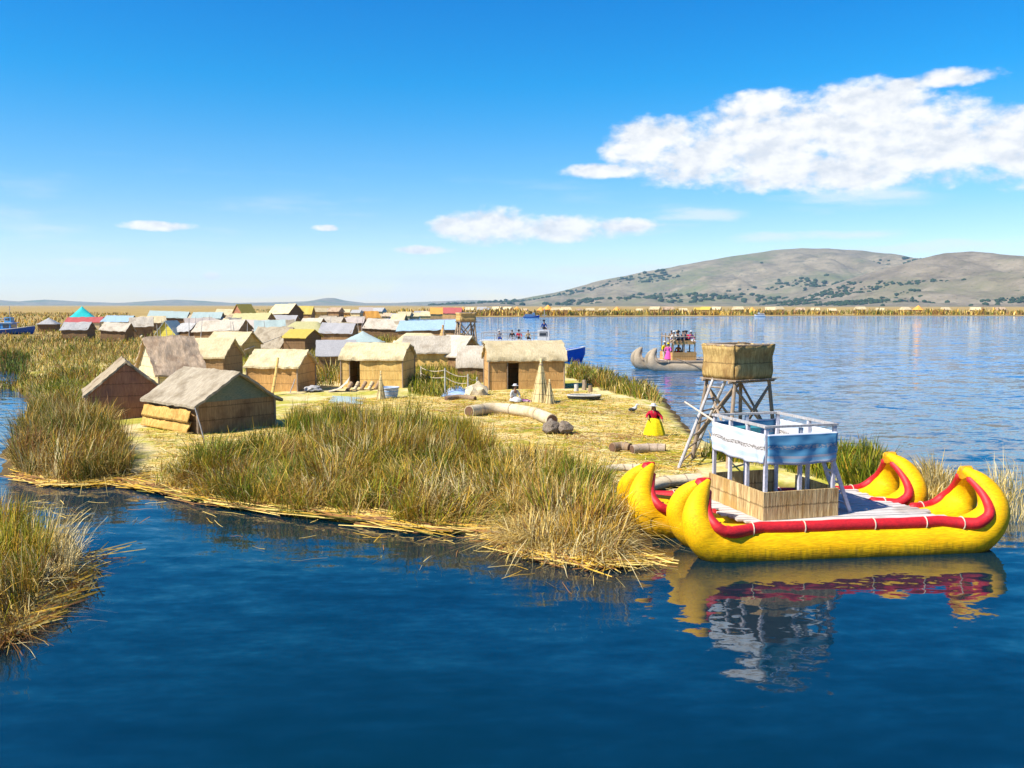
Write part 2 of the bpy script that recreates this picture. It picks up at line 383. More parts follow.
l_.new(gnoise(9, 6, (1, 2.4, 1), .7), bp.inputs['Height']); l_.new(bp.outputs[0], b.inputs['Normal'])
g = np_mesh('ground', V, F, gm, np.repeat(pk[:, None], 3, 1), smooth=True)
tag(g, 'straw coloured reed islands and marsh plain around the lake', 'ground', kind='structure')
# ------------------------------------------------------------------ water
wm = bpy.data.materials.new('lake_water'); n_, l_ = nodes_of(wm); b = n_['Principled BSDF']
b.inputs['Roughness'].default_value = .04; b.inputs['IOR'].default_value = 1.62
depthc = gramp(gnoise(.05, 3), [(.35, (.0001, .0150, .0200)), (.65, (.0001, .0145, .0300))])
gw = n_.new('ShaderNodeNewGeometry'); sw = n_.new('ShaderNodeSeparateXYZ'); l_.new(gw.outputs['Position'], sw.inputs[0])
l_.new(gmix(gmap(sw.outputs[1], 26, 95), depthc, (.008, .13, .33)), b.inputs['Base Color'])  # base colour lightens with distance, standing in for brighter sky reflection
def cnoise(scale, detail, stretch, rough=.5, rot=0.0):
    g = n_.new('ShaderNodeNewGeometry'); n = n_.new('ShaderNodeTexNoise'); n.inputs['Scale'].default_value = scale; n.inputs['Detail'].default_value = detail; n.inputs['Roughness'].default_value = rough
    mp = n_.new('ShaderNodeMapping'); mp.inputs['Scale'].default_value = stretch; mp.inputs['Rotation'].default_value = (0, 0, rot); l_.new(g.outputs['Position'], mp.inputs[0]); l_.new(mp.outputs[0], n.inputs['Vector'])
    return n.outputs['Color']
def vm(op, a, c):
    m = n_.new('ShaderNodeVectorMath'); m.operation = op
    for i, v in enumerate((a, c)):
        if isinstance(v, tuple): m.inputs[i].default_value = v
        elif isinstance(v, (int, float)): m.inputs[3].default_value = v
        elif v is not None: l_.new(v, m.inputs[i])
    return m.outputs[0]
# ripples as slopes (they keep their strength with distance, as real waves do)
calm = gmap(gnoise(.045, 3, (.4, 1.4, 1)), .3, .7)
sl = None
for sc, st, ro, rot, amp in ((.55, (.45, 1.3, 1), .5, .12, (.10, .17)), (1.9, (.5, 1.25, 1), .5, -.1, (.12, .20)), (6.0, (.7, 1.2, 1), .5, .2, (.07, .10))):
    q = vm('MULTIPLY', vm('SUBTRACT', cnoise(sc, 2, st, ro, rot), (.5, .5, .5)), (amp[0], amp[1], 0.0))
    sl = q if sl is None else vm('ADD', sl, q)
gain = n_.new('ShaderNodeMath'); gain.operation = 'MULTIPLY_ADD'; l_.new(calm, gain.inputs[0]); gain.inputs[1].default_value = .5; gain.inputs[2].default_value = .55
sy_ = n_.new('ShaderNodeSeparateXYZ'); gp_ = n_.new('ShaderNodeNewGeometry'); l_.new(gp_.outputs['Position'], sy_.inputs[0])
open_ = n_.new('ShaderNodeMapRange'); open_.inputs['From Min'].default_value = 24; open_.inputs['From Max'].default_value = 95; open_.inputs['To Min'].default_value = 1.05; open_.inputs['To Max'].default_value = 3.3; l_.new(sy_.outputs[1], open_.inputs[0])
gain2 = n_.new('ShaderNodeMath'); gain2.operation = 'MULTIPLY'; l_.new(gain.outputs[0], gain2.inputs[0]); l_.new(open_.outputs[0], gain2.inputs[1]); gain = gain2
m = n_.new('ShaderNodeVectorMath'); m.operation = 'SCALE'; l_.new(sl, m.inputs[0]); l_.new(gain.outputs[0], m.inputs['Scale'])
l_.new(vm('NORMALIZE', vm('ADD', m.outputs[0], (0.0, 0.0, 1.0)), None), b.inputs['Normal'])
V = np.array([(-16000, -400, 0), (16000, -400, 0), (16000, 13800, 0), (-16000, 13800, 0)], float)
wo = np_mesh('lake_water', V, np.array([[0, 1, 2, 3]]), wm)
tag(wo, 'deep blue rippled lake water', 'water', kind='structure')
# ------------------------------------------------------------------ hills
def hillmat(name, stops, patch, streak):
    global n_, l_
    hm = bpy.data.materials.new(name); n_, l_ = nodes_of(hm); b = n_['Principled BSDF']; b.inputs['Roughness'].default_value = .95; b.inputs['Specular IOR Level'].default_value = .05
    c = gramp(gnoise(.006, 9, None, .72), stops)
    c = gmix(gmap(gnoise(.0021, 7, None, .65), .48, .62), c, patch)
    c = gmix(gmap(gnoise(.012, 6, (1, .5, 5), .7), .54, .66), c, streak)
    c = gmix(gmap(gnoise(.035, 4, (1, 1, 3), .7), .60, .68), c, (.05, .06, .025))
    bp = n_.new('ShaderNodeBump'); bp.inputs['Strength'].default_value = .8; bp.inputs['Distance'].default_value = 14; l_.new(gnoise(.011, 8, None, .65), bp.inputs['Height']); l_.new(bp.outputs[0], b.inputs['Normal'])
    l_.new(c, b.inputs['Base Color']); return hm
hm = hillmat('grey_green_hillside', [(.3, (.10, .085, .05)), (.5, (.20, .16, .10)), (.68, (.29, .235, .15))], (.13, .135, .06), (.12, .105, .07))
hm2 = hillmat('brown_hillside', [(.3, (.10, .080, .05)), (.5, (.20, .160, .105)), (.68, (.28, .23, .155))], (.15, .135, .07), (.12, .095, .06))
def hill(name, ridge, Y0, depth, label, rough=1.0, amp=75, m=None):
    """ridge: pixel outline; Y0 distance of the crest; the sheet runs from depth in front of it to depth behind it"""
    pts = sorted([(PD(px, py, Y0).x, max(PD(px, py, Y0).z, 0)) for px, py in ridge])
    rx = np.array([p[0] for p in pts]); rz = np.array([p[1] for p in pts])
    nu, nv = 260, 70
    xs = np.linspace(rx[0], rx[-1], nu); t = np.linspace(-1, .8, nv)
    Xg, T = np.meshgrid(xs, t)
    k = np.maximum(np.interp(Xg, rx, rz), 0)
    prof = np.where(T < 0, np.clip(1-(-T), 0, 1)**1.25, np.clip(1-T, 0, 1)**1.0)
    Yg = Y0+T*depth+ (fbm(Xg/900, T*3)-.5)*depth*.25*np.where(T < 0, -T, 0)
    gull = np.clip(np.abs(fbm(Xg/360+T*.9, Yg/1100, 5)-.5)*4, 0, 1)
    spur = fbm(Xg/1100, Yg/1800, 3)
    zz = k*prof + prof*(1-prof)*4*(-(.5-gull)*amp+(spur-.5)*amp*3)*np.clip(k/120, 0, 1) + (fbm(Xg/130, Yg/130, 4)-.5)*amp*.18*np.clip(k/80, 0, 1)
    zz = np.maximum(zz, 0)-2*(prof <= 0.001)
    V = np.stack([Xg.ravel(), Yg.ravel(), zz.ravel()+.3], 1); I = np.arange(nu*nv).reshape(nv, nu)
    F = np.stack([I[:-1, :-1].ravel(), I[:-1, 1:].ravel(), I[1:, 1:].ravel(), I[1:, :-1].ravel()], 1)
    o = np_mesh(name, V, F, m or hm, smooth=True); tag(o, label, 'hill', kind='structure')
    return Xg, Yg, zz+.3
HA = hill('hills', [(430,306),(480,303),(520,299),(560,291),(600,280),(640,272),(690,263),(730,256),(770,250),(800,247.5),(830,248),(860,250),(900,255),(930,260),(1000,262),(1100,268),(1250,280),(1450,300),(1500,306)], 6200, 2300, 'broad tan mountain rising behind the lake')
HB = hill('hills', [(740,306),(780,301),(815,293),(850,282),(885,270),(915,260),(945,252.5),(970,251),(1000,254),(1030,256),(1080,250),(1150,246),(1300,255),(1500,280),(1700,306)], 4200, 1200, 'nearer rounded brown hill in front of the broad mountain', amp=60, m=hm2)
hill('hills', [(-700,305),(-400,300),(-200,302),(-60,301),(0,300),(20,301.5),(45,299.5),(70,301),(90,302),(120,303),(150,301),(175,299.5),(205,301),(230,303),(260,302.5),(290,302),(310,301),(325,298),(332,297.5),(345,300.5),(365,303),(390,303),(420,302),(470,300),(520,301),(600,304),(640,306)], 11500, 1800, 'low far away blue hills along the horizon', amp=20)
# trees on the lower slopes of the hills: a far off wood
fm = mat('far_tree_green', (.018, .035, .016), (.035, .055, .02), (.2, .2, .2), .95, 0, 3, None, .05)
mbt = MB()
def far_trees(H, n, thr, sx, sy, zmax, seed, smin, smax):
    Xg, Yg, Zg = H; nv, nu = Xg.shape
    rr = np.random.default_rng(seed); cnt = 0; tries = 0
    while cnt < n and tries < n*60:
        tries += 1
        j = rr.integers(4, int(nv*.55)); i = rr.integers(0, nu-1)
        x, y, z = Xg[j, i]+rr.normal()*8, Yg[j, i]+rr.normal()*8, Zg[j, i]
        if z < 3 or z > zmax or abs(x/y) > .75: continue
        d = fbm(np.array([x/sx]), np.array([y/sy+seed]), 4)[0]-.10*z/zmax
        if d < thr: continue
        s = rr.uniform(smin, smax); mbt.blob((x, y, z+s*.35), (s*1.25, s*1.1, s*.75), 1, .5, 2); cnt += 1
far_trees(HA, 1500, .555, 420, 240, 300, 3, 4, 14)
far_trees(HB, 800, .55, 300, 110, 110, 8, 3, 9)
o = mbt.build('far_forest', fm, None, True, angle=180); tag(o, 'dark trees dotted in patches over the lower slopes of the hills', 'forest', kind='stuff')
# haze: thin even air over the whole place, sky outside it
hz = MB().box((0, 6500, 207.5), (34000, 16000, 425)).build('haze', bpy.data.materials.new('haze_air'), None, False)
m = hz.data.materials[0]; n_, l_ = nodes_of(m); n_.remove(n_['Principled BSDF'])
pv = n_.new('ShaderNodeVolumePrincipled'); pv.inputs['Color'].default_value = (.42, .70, 1, 1); pv.inputs['Density'].default_value = 4.2e-5; pv.inputs['Anisotropy'].default_value = .1
l_.new(pv.outputs[0], n_['Material Output'].inputs['Volume'])
tag(hz, 'pale haze in the air over the lake', 'haze', kind='stuff')
# ------------------------------------------------------------------ reeds (uncountable: one object per bed)
rm = bpy.data.materials.new('reed_blades'); n_, l_ = nodes_of(rm); b = n_['Principled BSDF']; b.inputs['Roughness'].default_value = .55; b.inputs['Specular IOR Level'].default_value = .25
at_ = n_.new('ShaderNodeAttribute'); at_.attribute_name = 'tint'; l_.new(at_.outputs['Color'], b.inputs['Base Color'])
tr = n_.new('ShaderNodeBsdfTranslucent'); l_.new(at_.outputs['Color'], tr.inputs['Color']); ms = n_.new('ShaderNodeMixShader'); ms.inputs[0].default_value = .14
l_.new(b.outputs[0], ms.inputs[1]); l_.new(tr.outputs[0], ms.inputs[2]); l_.new(ms.outputs[0], n_['Material Output'].inputs['Surface'])
PAL = {'green': (.13, .175, .006), 'lime': (.33, .31, .012), 'gold': (.55, .32, .03), 'straw': (.66, .46, .12), 'pale': (.74, .59, .27), 'brown': (.27, .12, .03), 'dark': (.05, .07, .006), 'olive': (.19, .165, .018)}
def sample_poly(poly, n):
    p = np.array(poly); lo = p.min(0); hi = p.max(0); out = np.zeros((0, 2))
    while len(out) < n:
        q = RNG.random((n*2, 2))*(hi-lo)+lo
        out = np.vstack([out, q[poly_sd(poly, q[:, 0], q[:, 1]) > 0]])
    return out[:n]
def blades(pts, h, lean, width, mix, droop=.3, zb=None, tuft=.0, seed=0, flat=False, clump=1.3):
    """one bent three-piece blade per point; mix: [(palette name, weight)] chosen in drifts so that clumps share a colour"""
    r = np.random.default_rng(seed+11); n = len(pts)
    if not flat and zb is None:                    # gaps and stools: more stems where the noise is high
        s_ = clump*.36; gfac = vnoise(pts[:, 0]/s_+seed, pts[:, 1]/s_+seed*2); keep = r.random(n) < np.clip(2.3*(gfac-.27), .05, 1); pts = pts[keep]; n = len(pts)
    x, y = pts[:, 0]+r.normal(0, tuft, n), pts[:, 1]+r.normal(0, tuft, n)
    z = land_h(x, y) if zb is None else np.full(n, zb)
    z = np.maximum(z, -.05)
    loc = .55*fbm(x/clump+seed*3.1, y/clump+seed*1.7, 3)+.45*fbm(x/(clump*.42)+seed*5.1, y/(clump*.42)+seed*2.7, 2)
    hh = h*(.5+.95*r.random(n)**.8)*np.clip(.05+1.9*loc, .3, 1.6)
    a = r.random(n)*2*math.pi
    # clumps lean together
    la = fbm(x/1.6+40, y/1.6+seed, 2)*4*math.pi
    lx = np.cos(a)*lean*r.random(n)+np.cos(la)*lean*.55; ly = np.sin(a)*lean*r.random(n)+np.sin(la)*lean*.55
    dr = droop*r.random(n)**1.5
    if not flat:                                   # some stems are broken over or pushed flat
        bk = r.random(n) < .10; g2 = r.random(n)*6.28; lx = np.where(bk, np.cos(g2)*(.5+r.random(n)*.6)*lean*2.2, lx); ly = np.where(bk, np.sin(g2)*(.5+r.random(n)*.6)*lean*2.2, ly); hh = np.where(bk, hh*.8, hh)
    a3 = r.random(n)*6.28; cx_ = np.cos(a3)*.16*r.random(n); cy_ = np.sin(a3)*.16*r.random(n)
    wd = width*(.6+.8*r.random(n)); fa = r.random(n)*math.pi
    wx, wy = np.cos(fa)*wd/2, np.sin(fa)*wd/2
    V = np.zeros((n, 8, 3)); 
    for k, (t, ws) in enumerate(((0, .8), (.42, 1), (.76, .8), (1, .18))):
        bx = x+hh*(lx*t+lx*dr*2.2*t*t+cx_*(t*3.2*(1-t)*1.2+t**4)); by = y+hh*(ly*t+ly*dr*2.2*t*t+cy_*(t*3.2*(1-t)*1.2+t**4)); bz = z+hh*(t-(lean*.25+dr*.75)*t*t*t) - (.05 if k == 0 else 0)
        if flat: bz = z+.02+.05*r.random(n)+hh*0; bx = x+hh*np.cos(a)*(t-.5); by = y+hh*np.sin(a)*(t-.5)
        V[:, k*2] = np.stack([bx-wx*ws, by-wy*ws, bz], 1); V[:, k*2+1] = np.stack([bx+wx*ws, by+wy*ws, bz+(0.006 if flat else 0)], 1)
    base = np.arange(n)[:, None]*8
    F = np.concatenate([base+np.array([[2*k, 2*k+1, 2*k+3, 2*k+2]]) for k in range(3)], 0)
    names = [m_[0] for m_ in mix]; wt = np.cumsum([m_[1] for m_ in mix]); wt = wt/wt[-1]
    drift = np.clip((fbm(x/(clump*1.5)+7+seed, y/(clump*1.5)+3, 3)-.5)*2.6+.5, 0, .999)
    pick = np.where(r.random(n) < .42, drift, r.random(n)); idx = np.searchsorted(wt, pick); idx = np.clip(idx, 0, len(names)-1)
    C = np.array([PAL[k] for k in names])[idx]*((.8+.45*r.random((n, 1))) if flat else (.45+.8*r.random((n, 1))))
    C = np.repeat(C, 8, 0)
    return V.reshape(-1, 3), F, C
def bed(name, label, parts, cat='reeds'):
    Vs = []; Fs = []; Cs = []; o = 0
    for V, F, C in parts:
        Vs.append(V); Fs.append(F+o); Cs.append(C); o += len(V)
    ob = np_mesh(name, np.vstack(Vs), np.vstack(Fs), rm, np.vstack(Cs)); return tag(ob, label, cat, kind='stuff')
def pp(poly, n, z=.3): return sample_poly(pxpoly(poly, z), n)
MIXA = [('green', 3.2), ('olive', 1.6), ('lime', 2.6), ('gold', 3.2), ('straw', 2.2), ('brown', 1.6), ('pale', .6)]
MIXB = [('brown', 3), ('gold', 2), ('straw', 2), ('pale', 1.4), ('olive', 1)]
MIXG = [('green', 3), ('dark', .6), ('lime', 2.4), ('olive', 2), ('gold', 1), ('straw', .6)]
MIXS = [('straw', 3), ('pale', 2), ('gold', 2), ('brown', .8), ('olive', .7), ('lime', .6)]
MIXM = [('dark', 1.0), ('olive', 2.2), ('brown', 1.6), ('gold', 1.6), ('green', 2.6), ('straw', 1.5), ('pale', .8), ('lime', .6)]
A1 = [(150,482),(188,491),(232,500),(302,508),(360,513),(420,520),(478,526),(520,528),(540,505),(520,478),(490,456),(455,440),(420,436),(380,436),(330,441),(290,447),(240,452),(200,456),(170,462)]
bed('reed_bed', 'tall green and gold reeds along the front shore below the huts', [
    blades(pp([(172,487),(232,500),(302,508),(360,513),(420,520),(478,526),(520,528),(540,505),(520,478),(490,460),(455,452),(420,450),(380,452),(330,456),(290,458),(240,460),(205,466),(180,474)], 52000), .98, .40, .018, MIXA, .6, seed=1),
    blades(pp([(312,446),(350,440),(420,442),(460,450),(485,468),(440,476),(360,468),(310,458)], 16000), 1.2, .28, .018, MIXA, .4, seed=2),
    blades(pp([(282,444),(345,446),(350,432),(300,428)], 7000), .95, .24, .018, MIXG, .3, seed=3),
    blades(pp([(425,446),(465,452),(472,440),(435,432)], 5000), .85, .24, .018, MIXG, .3, seed=4),
    blades(pp([(150,484),(185,490),(215,495),(230,486),(190,474),(160,472)], 1200), .5, .4, .022, MIXS, .6, seed=54),
    blades(pp([(175,480),(215,492),(300,502),(400,512),(480,520),(490,500),(380,488),(220,478)], 15000), .6, .6, .018, MIXB, .9, seed=5)])
A2 = [(505,530),(530,544),(560,552),(590,556),(612,555),(622,548),(620,525),(612,505),(595,488),(565,474),(530,470),(505,480),(498,505)]
bed('reed_bed', 'dry straw coloured reeds drooping over the shore beside the yellow boat', [
    blades(pp(A2, 24000), .85, .40, .018, [('straw', 3), ('pale', 1.6), ('gold', 2.6), ('brown', 1.2), ('olive', 1)], 1.0, seed=6),
    blades(pp([(540,500),(600,500),(612,520),(592,538),(540,530)], 9000), 1.05, .3, .018, MIXA, .5, seed=7),
    blades(pp([(505,535),(560,556),(612,559),(622,548),(590,540),(520,520)], 10000), .6, .6, .017, [('pale', 2), ('straw', 3), ('brown', 1)], 1.3, seed=8)])
A3 = [(14,468),(40,476),(75,480),(128,474),(132,462),(116,444),(94,426),(70,414),(40,416),(28,424),(18,445)]
bed('reed_bed', 'dense rounded clump of grey green reeds at the left point of the island', [
    blades(pp(A3, 30000), 1.12, .34, .018, [('olive', 3), ('green', 1.6), ('brown', 2), ('gold', 1.8), ('straw', 1.6), ('pale', .8)], .5, seed=9),
    blades(pp([(16,466),(60,478),(126,474),(120,462),(60,462),(24,452)], 3500), .65, .7, .022, MIXS, 1.0, seed=10)])
A4 = [(-76,650),(-36,638),(-14,628),(10,612),(35,592),(46,570),(45,552),(33,540),(20,534),(-30,530),(-90,530),(-110,590)]
bed('reed_bed', 'golden reeds on the small islet in the lower left corner', [
    blades(pp(A4, 20000), .78, .26, .013, [('lime', 2.2), ('gold', 4), ('straw', 2), ('green', 1.0), ('pale', .6), ('brown', 1.0)], .6, seed=12),
    blades(pp([(-60,655),(2,634),(30,618),(46,594),(62,572),(60,552),(46,560),(6,600),(-50,630)], 3600), .5, .5, .015, [('brown', 2), ('straw', 2.4), ('gold', 2), ('pale', 1)], 1.5, seed=13),
    blades(pp([(40,560),(72,572),(74,552),(50,540)], 900), 1.2, .3, .013, [('pale', 2), ('straw', 2)], .6, seed=14)])
bed('reed_bed', 'low green reeds on the shore to the right of the large cream hut', [
    blades(pp([(566,378),(600,390),(640,400),(662,402),(655,390),(610,377),(572,366)], 9000, .4), .75, .35, .035, MIXM, .5, seed=15)])
bed('reed_bed', 'green and straw reeds behind the moored yellow boat', [
    blades(pp([(700,462),(760,470),(830,482),(890,492),(885,474),(840,464),(775,460),(725,453)], 7500, .3), .75, .3, .022, [('green', 3), ('lime', 3), ('olive', 1), ('gold', 1)], .5, seed=16),
    blades(pp([(840,482),(880,488),(884,474),(846,464)], 2600, .3), 1.05, .3, .022, MIXG+[('straw', 1)], .5, seed=17),
    blades(pp([(914,506),(945,512),(966,508),(962,494),(930,482),(912,490)], 3600, .3), .85, .3, .02, [('pale', 2), ('straw', 3), ('gold', 2), ('olive', 1)], .5, seed=18)])
sp = pp([(985,520),(1022,524),(1026,498),(990,492)], 330, 0.0)
bed('reed_bed', 'thin pale reeds standing in the water past the tip of the yellow boat', [blades(sp, 1.0, .3, .014, [('pale', 3), ('straw', 2), ('olive', 1)], .5, zb=-.1, seed=19)])
bed('reed_bed', 'green reeds growing between the huts of the village', [
    blades(pp([(408,396),(440,398),(470,394),(478,384),(460,372),(410,372)], 7000, .4), .8, .3, .035, MIXG, .4, seed=20),
    blades(pp([(303,388),(340,386),(345,374),(330,360),(308,358),(300,372)], 6000, .4), 1.05, .3, .04, MIXM, .4, seed=21),
    blades(pp([(206,372),(245,374),(252,362),(240,354),(206,356)], 3500, .4), .7, .3, .04, [('lime', 3), ('gold', 2), ('green', 2)], .4, seed=22),
    blades(pp([(240,352),(330,356),(345,346),(300,340),(200,340),(190,346)], 3000, .4), .6, .3, .06, MIXM, .4, seed=23),
    blades(pp([(370,346),(440,346),(420,338),(380,336)], 1800, .4), 1.1, .3, .07, MIXG, .4, seed=24)])
bed('reed_bed', 'mixed marsh reeds in brown and green around the pools on the left', [
    blades(pp([(-40,412),(8,386),(28,394),(50,398),(95,388),(110,378),(80,374),(30,380),(-40,384)], 9000, .3), .75, .35, .035, MIXM, .5, seed=25),
    blades(pp([(30,408),(95,412),(100,392),(60,388),(34,396)], 7000, .3), .8, .35, .03, MIXG+[('pale', 1.5)], .6, seed=26),
    blades(pp([(-60,368),(60,369),(75,352),(150,350),(165,346),(120,340),(0,342),(-60,344)], 9000, .3), .75, .4, .06, MIXM, .5, seed=27),
    blades(pp([(20,374),(100,378),(172,368),(168,350),(70,349)], 7000, .3), .7, .4, .045, [('olive', 2.4), ('gold', 1.6), ('brown', 1.6), ('green', 2.6), ('straw', 1.4)], .5, seed=71),
    blades(pp([(100,384),(140,372),(180,360),(160,356),(110,372)], 2500, .3), .6, .4, .04, MIXS, .6, seed=28),
    blades(pp([(0,372),(25,376),(30,362),(0,358)], 2600, .3), 1.0, .3, .04, [('dark', 3), ('green', 2), ('brown', 1)], .4, seed=29),
    blades(pp([(-80,345),(60,344),(140,342),(200,338),(180,326),(60,326),(-80,328)], 8000, .3), .8, .35, .12, MIXM, .4, seed=30, clump=4)])
far = [blades(pp([(-120,329),(60,329),(130,329),(130,314),(-120,313)], 7000, .3), 1.2, .3, .3, [('olive', 2), ('gold', 3), ('brown', 2), ('green', 1.5), ('straw', 1)], .3, seed=31, clump=9)]
bed('marsh_reeds', 'wide yellow brown reed marsh stretching to the horizon on the left', far, 'marsh')
# reeds on the far bank and round the distant huts: coarse blades
def strip(pxl, n, depth, seed):
    """points along a far shore outline, spread inland"""
    r = np.random.default_rng(seed); W = np.array([tuple(P(a, c, 0).xy) for a, c in pxl]); k = r.random(n)*(len(W)-1); i = k.astype(int); f = (k-i)[:, None]
    q = W[i]*(1-f)+W[np.minimum(i+1, len(W)-1)]*f; q[:, 1] += 3+r.random(n)*depth; return q
shore = [(388,317.4),(460,316.9),(530,316.7),(640,316.3),(800,315.7),(960,315.7),(1090,315.8)]
bed('far_reeds', 'band of golden reeds along the far bank across the water', [
    blades(strip(shore, 9000, 14, 1), 2.2, .3, .5, [('gold', 2), ('straw', 2), ('olive', 3), ('green', 1.6), ('brown', 2)], .3, seed=33, clump=14),
    blades(strip(shore, 6000, 90, 2), 2.7, .3, .7, [('gold', 2), ('straw', 3), ('brown', 1.4), ('olive', 2)], .3, seed=34, clump=20),
    blades(pp([(230,316),(390,318),(390,311),(230,310)], 1800, .3), 1.6, .3, .35, MIXM, .3, seed=35, clump=8)])
# dry cut reeds lying along the waterline and over the ground
def line_pts(pxl, n, spread, seed):
    r = np.random.default_rng(seed); W = np.array([tuple(P(a, c, .05).xy) for a, c in pxl]); k = r.random(n)*(len(W)-1); i = k.astype(int); f = (k-i)[:, None]
    d = W[np.minimum(i+1, len(W)-1)]-W[i]; q = W[i]*(1-f)+W[np.minimum(i+1, len(W)-1)]*f+r.normal(0, spread, (n, 2)); return q, np.arctan2(d[:, 1], d[:, 0])
def lying(pxl, n, spread, h, width, mix, seed, jit=.12, zoff=.05, pile=.16):
    r = np.random.default_rng(seed); q, a = line_pts(pxl, n, spread, seed)
    a = a+r.normal(0, jit, n); L_ = h*(.4+.9*r.random(n)); z = np.maximum(land_h(q[:, 0], q[:, 1]), 0)*.6+zoff+r.random(n)*pile; tilt = r.normal(0, .05, n)
    wd = width*(.7+.6*r.random(n)); V = np.zeros((n, 8, 3))
    for k, (t, ws) in enumerate(((-.5, .8), (-.15, 1), (.2, 1), (.5, .3))):
        cx = q[:, 0]+np.cos(a)*L_*t; cy = q[:, 1]+np.sin(a)*L_*t; cz = z+tilt*L_*t
        V[:, 2*k] = np.stack([cx+np.sin(a)*wd/2*ws, cy-np.cos(a)*wd/2*ws, cz-.004], 1); V[:, 2*k+1] = np.stack([cx-np.sin(a)*wd/2*ws, cy+np.cos(a)*wd/2*ws, cz+.012], 1)
    base = np.arange(n)[:, None]*8; F = np.concatenate([base+np.array([[2*k, 2*k+1, 2*k+3, 2*k+2]]) for k in range(3)], 0)
    idx = r.integers(0, len(mix), n); C = np.repeat(np.array([PAL[k] for k in mix])[idx]*(.75+.5*r.random((n, 1))), 8, 0)
    return V.reshape(-1, 3), F, C
bed('fallen_reeds', 'flattened straw lying along the waterline of the front shore', [
    lying([(22,476),(60,484),(105,483),(135,480)], 500, .25, 1.6, .03, ['straw', 'gold', 'brown'], 41),
    lying([(130,484),(160,490),(190,497),(232,505),(300,513),(360,520),(420,528),(490,533)], 1500, .20, 1.8, .026, ['straw', 'gold', 'gold', 'brown', 'olive', 'brown'], 42, .07),
    lying([(235,505),(300,512),(400,522),(480,531)], 800, .15, 2.0, .03, ['straw', 'straw', 'gold', 'brown'], 43, .04),
    lying([(490,533),(540,552),(590,562),(640,560)], 900, .3, 1.0, .025, ['straw', 'brown', 'gold'], 44, .6),
    lying([(0,636),(30,620),(60,598),(80,574)], 900, .22, 1.0, .02, ['brown', 'straw', 'gold'], 46, .4),
    lying([(60,590),(84,566),(100,556)], 40, .2, 1.5, .02, ['brown', 'straw'], 47, .5)], 'straw')
A5 = [(136,470),(160,452),(140,430),(200,437),(280,430),(290,410),(330,400),(420,398),(480,392),(575,392),(640,404),(670,420),(700,448),(700,470),(660,486),(640,492),(600,484),(560,465),(500,445),(450,425),(400,430),(300,440),(200,455),(150,480)]
fl, _ = line_pts([(110,500),(200,520),(300,532),(400,545),(500,556),(600,585)], 60, .8, 61)
bed('floating_reeds', 'loose bits of cut reed floating off the front shore', [blades(fl, .55, .2, .02, [('straw', 2), ('brown', 1), ('gold', 1)], zb=-.012, seed=62, flat=True), blades(pp([(20,500),(60,520),(110,520),(60,500)], 25, 0), .5, .2, .02, [('straw', 2), ('brown', 1)], zb=-.012, seed=63, flat=True)], 'reed bits')
bed('ground_straw', 'loose cut straw scattered over the trampled clearing', [
    blades(pp(A5, 20000, .36), .75, .2, .030, [('straw', 3), ('pale', 3), ('gold', 2), ('lime', 2), ('brown', .3)], seed=51, flat=True, clump=2.0),
    blades(pp(A5, 14000, .36), .16, .6, .024, [('lime', 3), ('green', 1), ('gold', 2), ('straw', 1)], .6, seed=52, clump=2.0)], 'straw')
# ------------------------------------------------------------------ huts
W_BROWN = reedmat('reed_wall_brown', (.26, .15, .065), (.40, .245, .11), (.20, .11, .05))
W_ORANGE = reedmat('reed_wall_orange', (.48, .25, .08), (.62, .36, .13), (.40, .22, .08))
W_GOLD = reedmat('reed_wall_gold', (.62, .37, .10), (.74, .50, .17), (.50, .30, .09))
W_PALE = reedmat('reed_wall_pale', (.66, .52, .28), (.78, .64, .38), (.58, .42, .20))
W_RED = reedmat('reed_wall_red', (.34, .14, .075), (.46, .21, .11), (.24, .11, .075))
W_DARK = reedmat('reed_wall_dark', (.14, .08, .035), (.22, .13, .06))
W_YEL = reedmat('reed_wall_yellow', (.55, .46, .06), (.66, .56, .10))
T_GREY = thatch('thatch_grey', (.28, .225, .15), (.38, .32, .225), (.21, .165, .105))
T_CREAM = thatch('thatch_cream', (.50, .395, .215), (.58, .475, .285), (.43, .335, .18))
T_PALE = thatch('thatch_pale', (.40, .34, .25), (.50, .435, .335), (.34, .28, .20))
T_TAN = thatch('thatch_tan', (.30, .23, .14), (.40, .32, .21), (.22, .15, .085))
T_BROWN = thatch('thatch_brown', (.40, .28, .17), (.52, .38, .25), (.30, .20, .12))
S_WHITE = plain('sheet_white', (.40, .38, .345), .3, .5)
S_LILAC = plain('sheet_lilac_white', (.36, .34, .32), .12, .5)
S_BLUE = plain('sheet_light_blue', (.31, .42, .48), .15, .5)
S_AQUA = plain('sheet_pale_green', (.38, .45, .40), .14, .5)
S_TEAL = plain('sheet_teal', (.03, .46, .42), .2, .45)
S_RED = plain('sheet_red', (.45, .10, .08), .3, .5)
S_YEL = plain('sheet_yellow', (.50, .37, .06), .18, .5)
S_LIME = plain('sheet_yellow_green', (.46, .41, .18), .16, .5)
S_ORANGE = plain('sheet_orange', (.72, .34, .06), .2, .5)
S_PINK = plain('sheet_pinkish', (.46, .38, .31), .16, .55)
WOOD = mat('weathered_pole', (.24, .17, .11), (.36, .27, .18), (6, 6, 1.5), .8, .4, 4)
WOODG = mat('grey_wood', (.36, .33, .30), (.48, .45, .42), (6, 6, 1.5), .75, .3, 4)
DARK = plain('dark_cloth', (.035, .035, .035), .3, .9)
